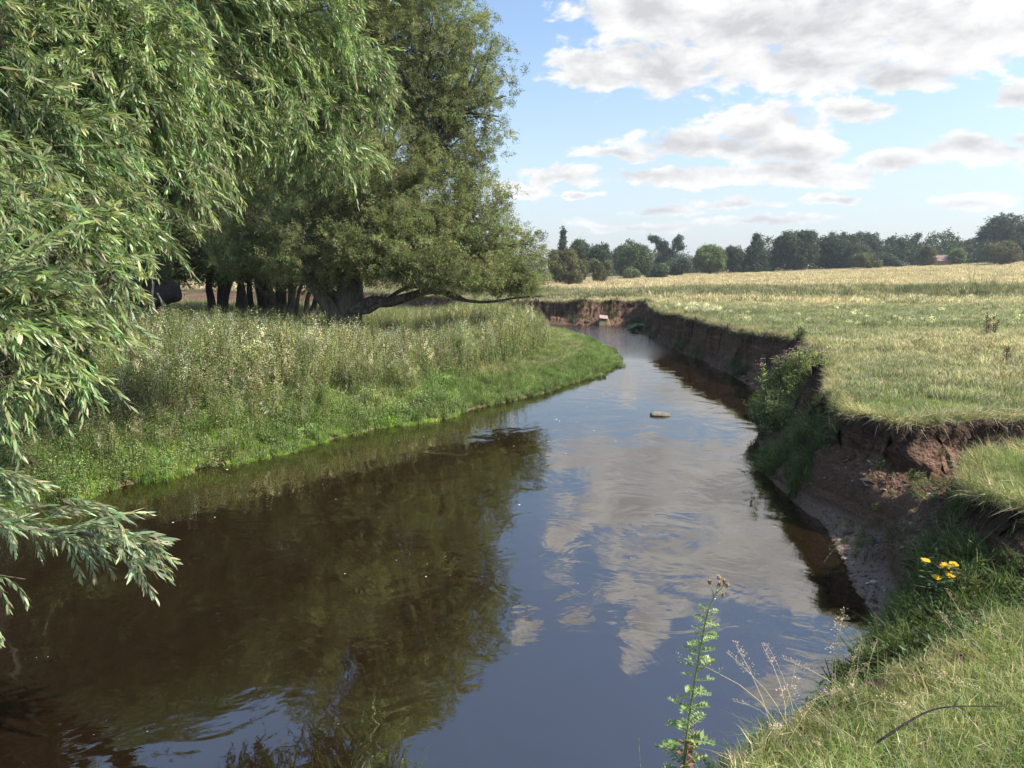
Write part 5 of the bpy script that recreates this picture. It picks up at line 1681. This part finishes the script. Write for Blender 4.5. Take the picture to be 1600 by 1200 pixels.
# reeds and a big-leaved plant at the bend
rd = G(1042, 522)
o = tuft(R4, 120, .75, .35, .014, (0.13, 0.20, 0.06), (.3, .3, .12), .1, .5).build('reed_clump', M_LUSH); o.location = (rd[0], rd[1], 0.0)
tag(o, 'upright green reed clump at the river bend under the right bank', 'reeds')
bd = G(1012, 519)
BU = empty('butterbur_plant', (bd[0], bd[1], 0), 'low plant with broad rounded leaves spreading over the water at the bend', 'plant')
lv = MB(); V = [(0, 0, .05)]; F = []
for j in range(12): V.append((.26 * math.cos(j * .5236) * (1 + .1 * (j % 2)), .26 * math.sin(j * .5236), -.03 * (j % 3)))
lv.add(V, [(0, 1 + j, 1 + (j + 1) % 12) for j in range(12)], (0.13, 0.20, 0.06)); lvm = lv.mesh('leaf', M_LUSH)
stm = MB(); stm.tube([(0, 0, -.3), (0, 0, 0)], .012, 5, (.12, .16, .06)); stmm = stm.mesh('leaf_stalk', M_LUSH)
for j in range(16):
    o = bpy.data.objects.new('leaf', lvm); COL.objects.link(o); o.parent = BU; q_ = (R4.uniform(-.7, .6), R4.uniform(-.4, .4), R4.uniform(.1, .35)); o.location = q_; o.rotation_euler = (R4.uniform(-.5, .5), R4.uniform(-.5, .5), R4.uniform(0, 6)); s_ = R4.uniform(.6, 1.1); o.scale = (s_,) * 3
    o = bpy.data.objects.new('leaf_stalk', stmm); COL.objects.link(o); o.parent = BU; o.location = q_

# dry flowering grasses at the edge of the near bank
def seed_grass(r, h, lean, pan=True):
    mb = MB()
    P = lambda t: np.array([lean * h * t * t, 0, h * t * (1 - .3 * abs(lean) * t)])
    mb.tube([P(i / 5) for i in range(6)], [.0016, .0014, .0012, .001, .0008, .0005], 4, (0.50, 0.43, 0.24), cap=False)
    if pan:
        for k in range(44):
            t = r.uniform(.74, 1.0); a = r.uniform(0, 6.28); w_ = .055 * (1.05 - t) * 2.2 * r.random()
            p = P(t) + np.array([math.cos(a) * w_, math.sin(a) * w_, .01])
            mb.add([P(t), P(t) + np.array([.0008, 0, 0]), p], [(0, 1, 2)], (0.45, 0.36, 0.22))
            mb.leaf(p, (math.cos(a), math.sin(a), .6), (0, 0, 1), .008, .003, jit(r, (0.50, 0.38, 0.27), .2), .1, True)
    return mb


sg = [seed_grass(R4, .38, l, p_).mesh('seed_grass', M_SEED) for (l, p_) in [(.5, True), (-.6, True), (.2, True), (-.9, True), (.1, False), (.7, True)]]
for i in range(46):
    if i < 30:
        a = R4.uniform(1180, 1390); b_ = 1195 - (a - 1130) * .75 + R4.uniform(0, 55)
    else:
        a = R4.uniform(1390, 1600); b_ = 1005 - (a - 1390) * .45 + R4.uniform(0, 30)
    xx, yy = G(a, b_, 1.2)
    o = bpy.data.objects.new('seed_grass', sg[R4.randrange(6)]); COL.objects.link(o)
    o.location = (xx, yy, ground_z(xx, yy) - .01); o.rotation_euler = (R4.uniform(-.25, .25), R4.uniform(-.25, .25), R4.uniform(0, 6.28)); s_ = R4.uniform(.5, 1.1); o.scale = (s_,) * 3
    tag(o, 'thin dry flowering grass stem with a feathery straw seed head on the near bank edge', 'grass stem', 'dry grass stems along the near bank edge')
# lone bare stem left of the thistle
o = seed_grass(R4, .30, .08, False).build('grass_stem', M_SEED); q_ = D(1000, 1215, 2.35)
mb = MB(); mb.tube([(q_.x, 2.35, ground_z(q_.x, 2.35) - .02), tuple(D(1000, 1200, 2.35)), tuple(D(998, 1154, 2.35))], [.002, .0018, .001], 5, (.4, .36, .25))
bpy.data.objects.remove(o)
o = mb.build('grass_stem', M_SEED); tag(o, 'single bare upright stem left of the thistle, against the water', 'grass stem')
# young green herb on the bank edge
yh = herb(R4, .14, 3, .045, .02, (0.30, 0.42, 0.08), .03, None, 0, 20, (0.36, 0.48, 0.12), False).build('young_thistle', M_THG)
xx, yy = G(1392, 1035, 1.2); yh.location = (xx, yy, ground_z(xx, yy)); tag(yh, 'small bright yellow-green thistle shoot on the lip of the near bank', 'thistle')
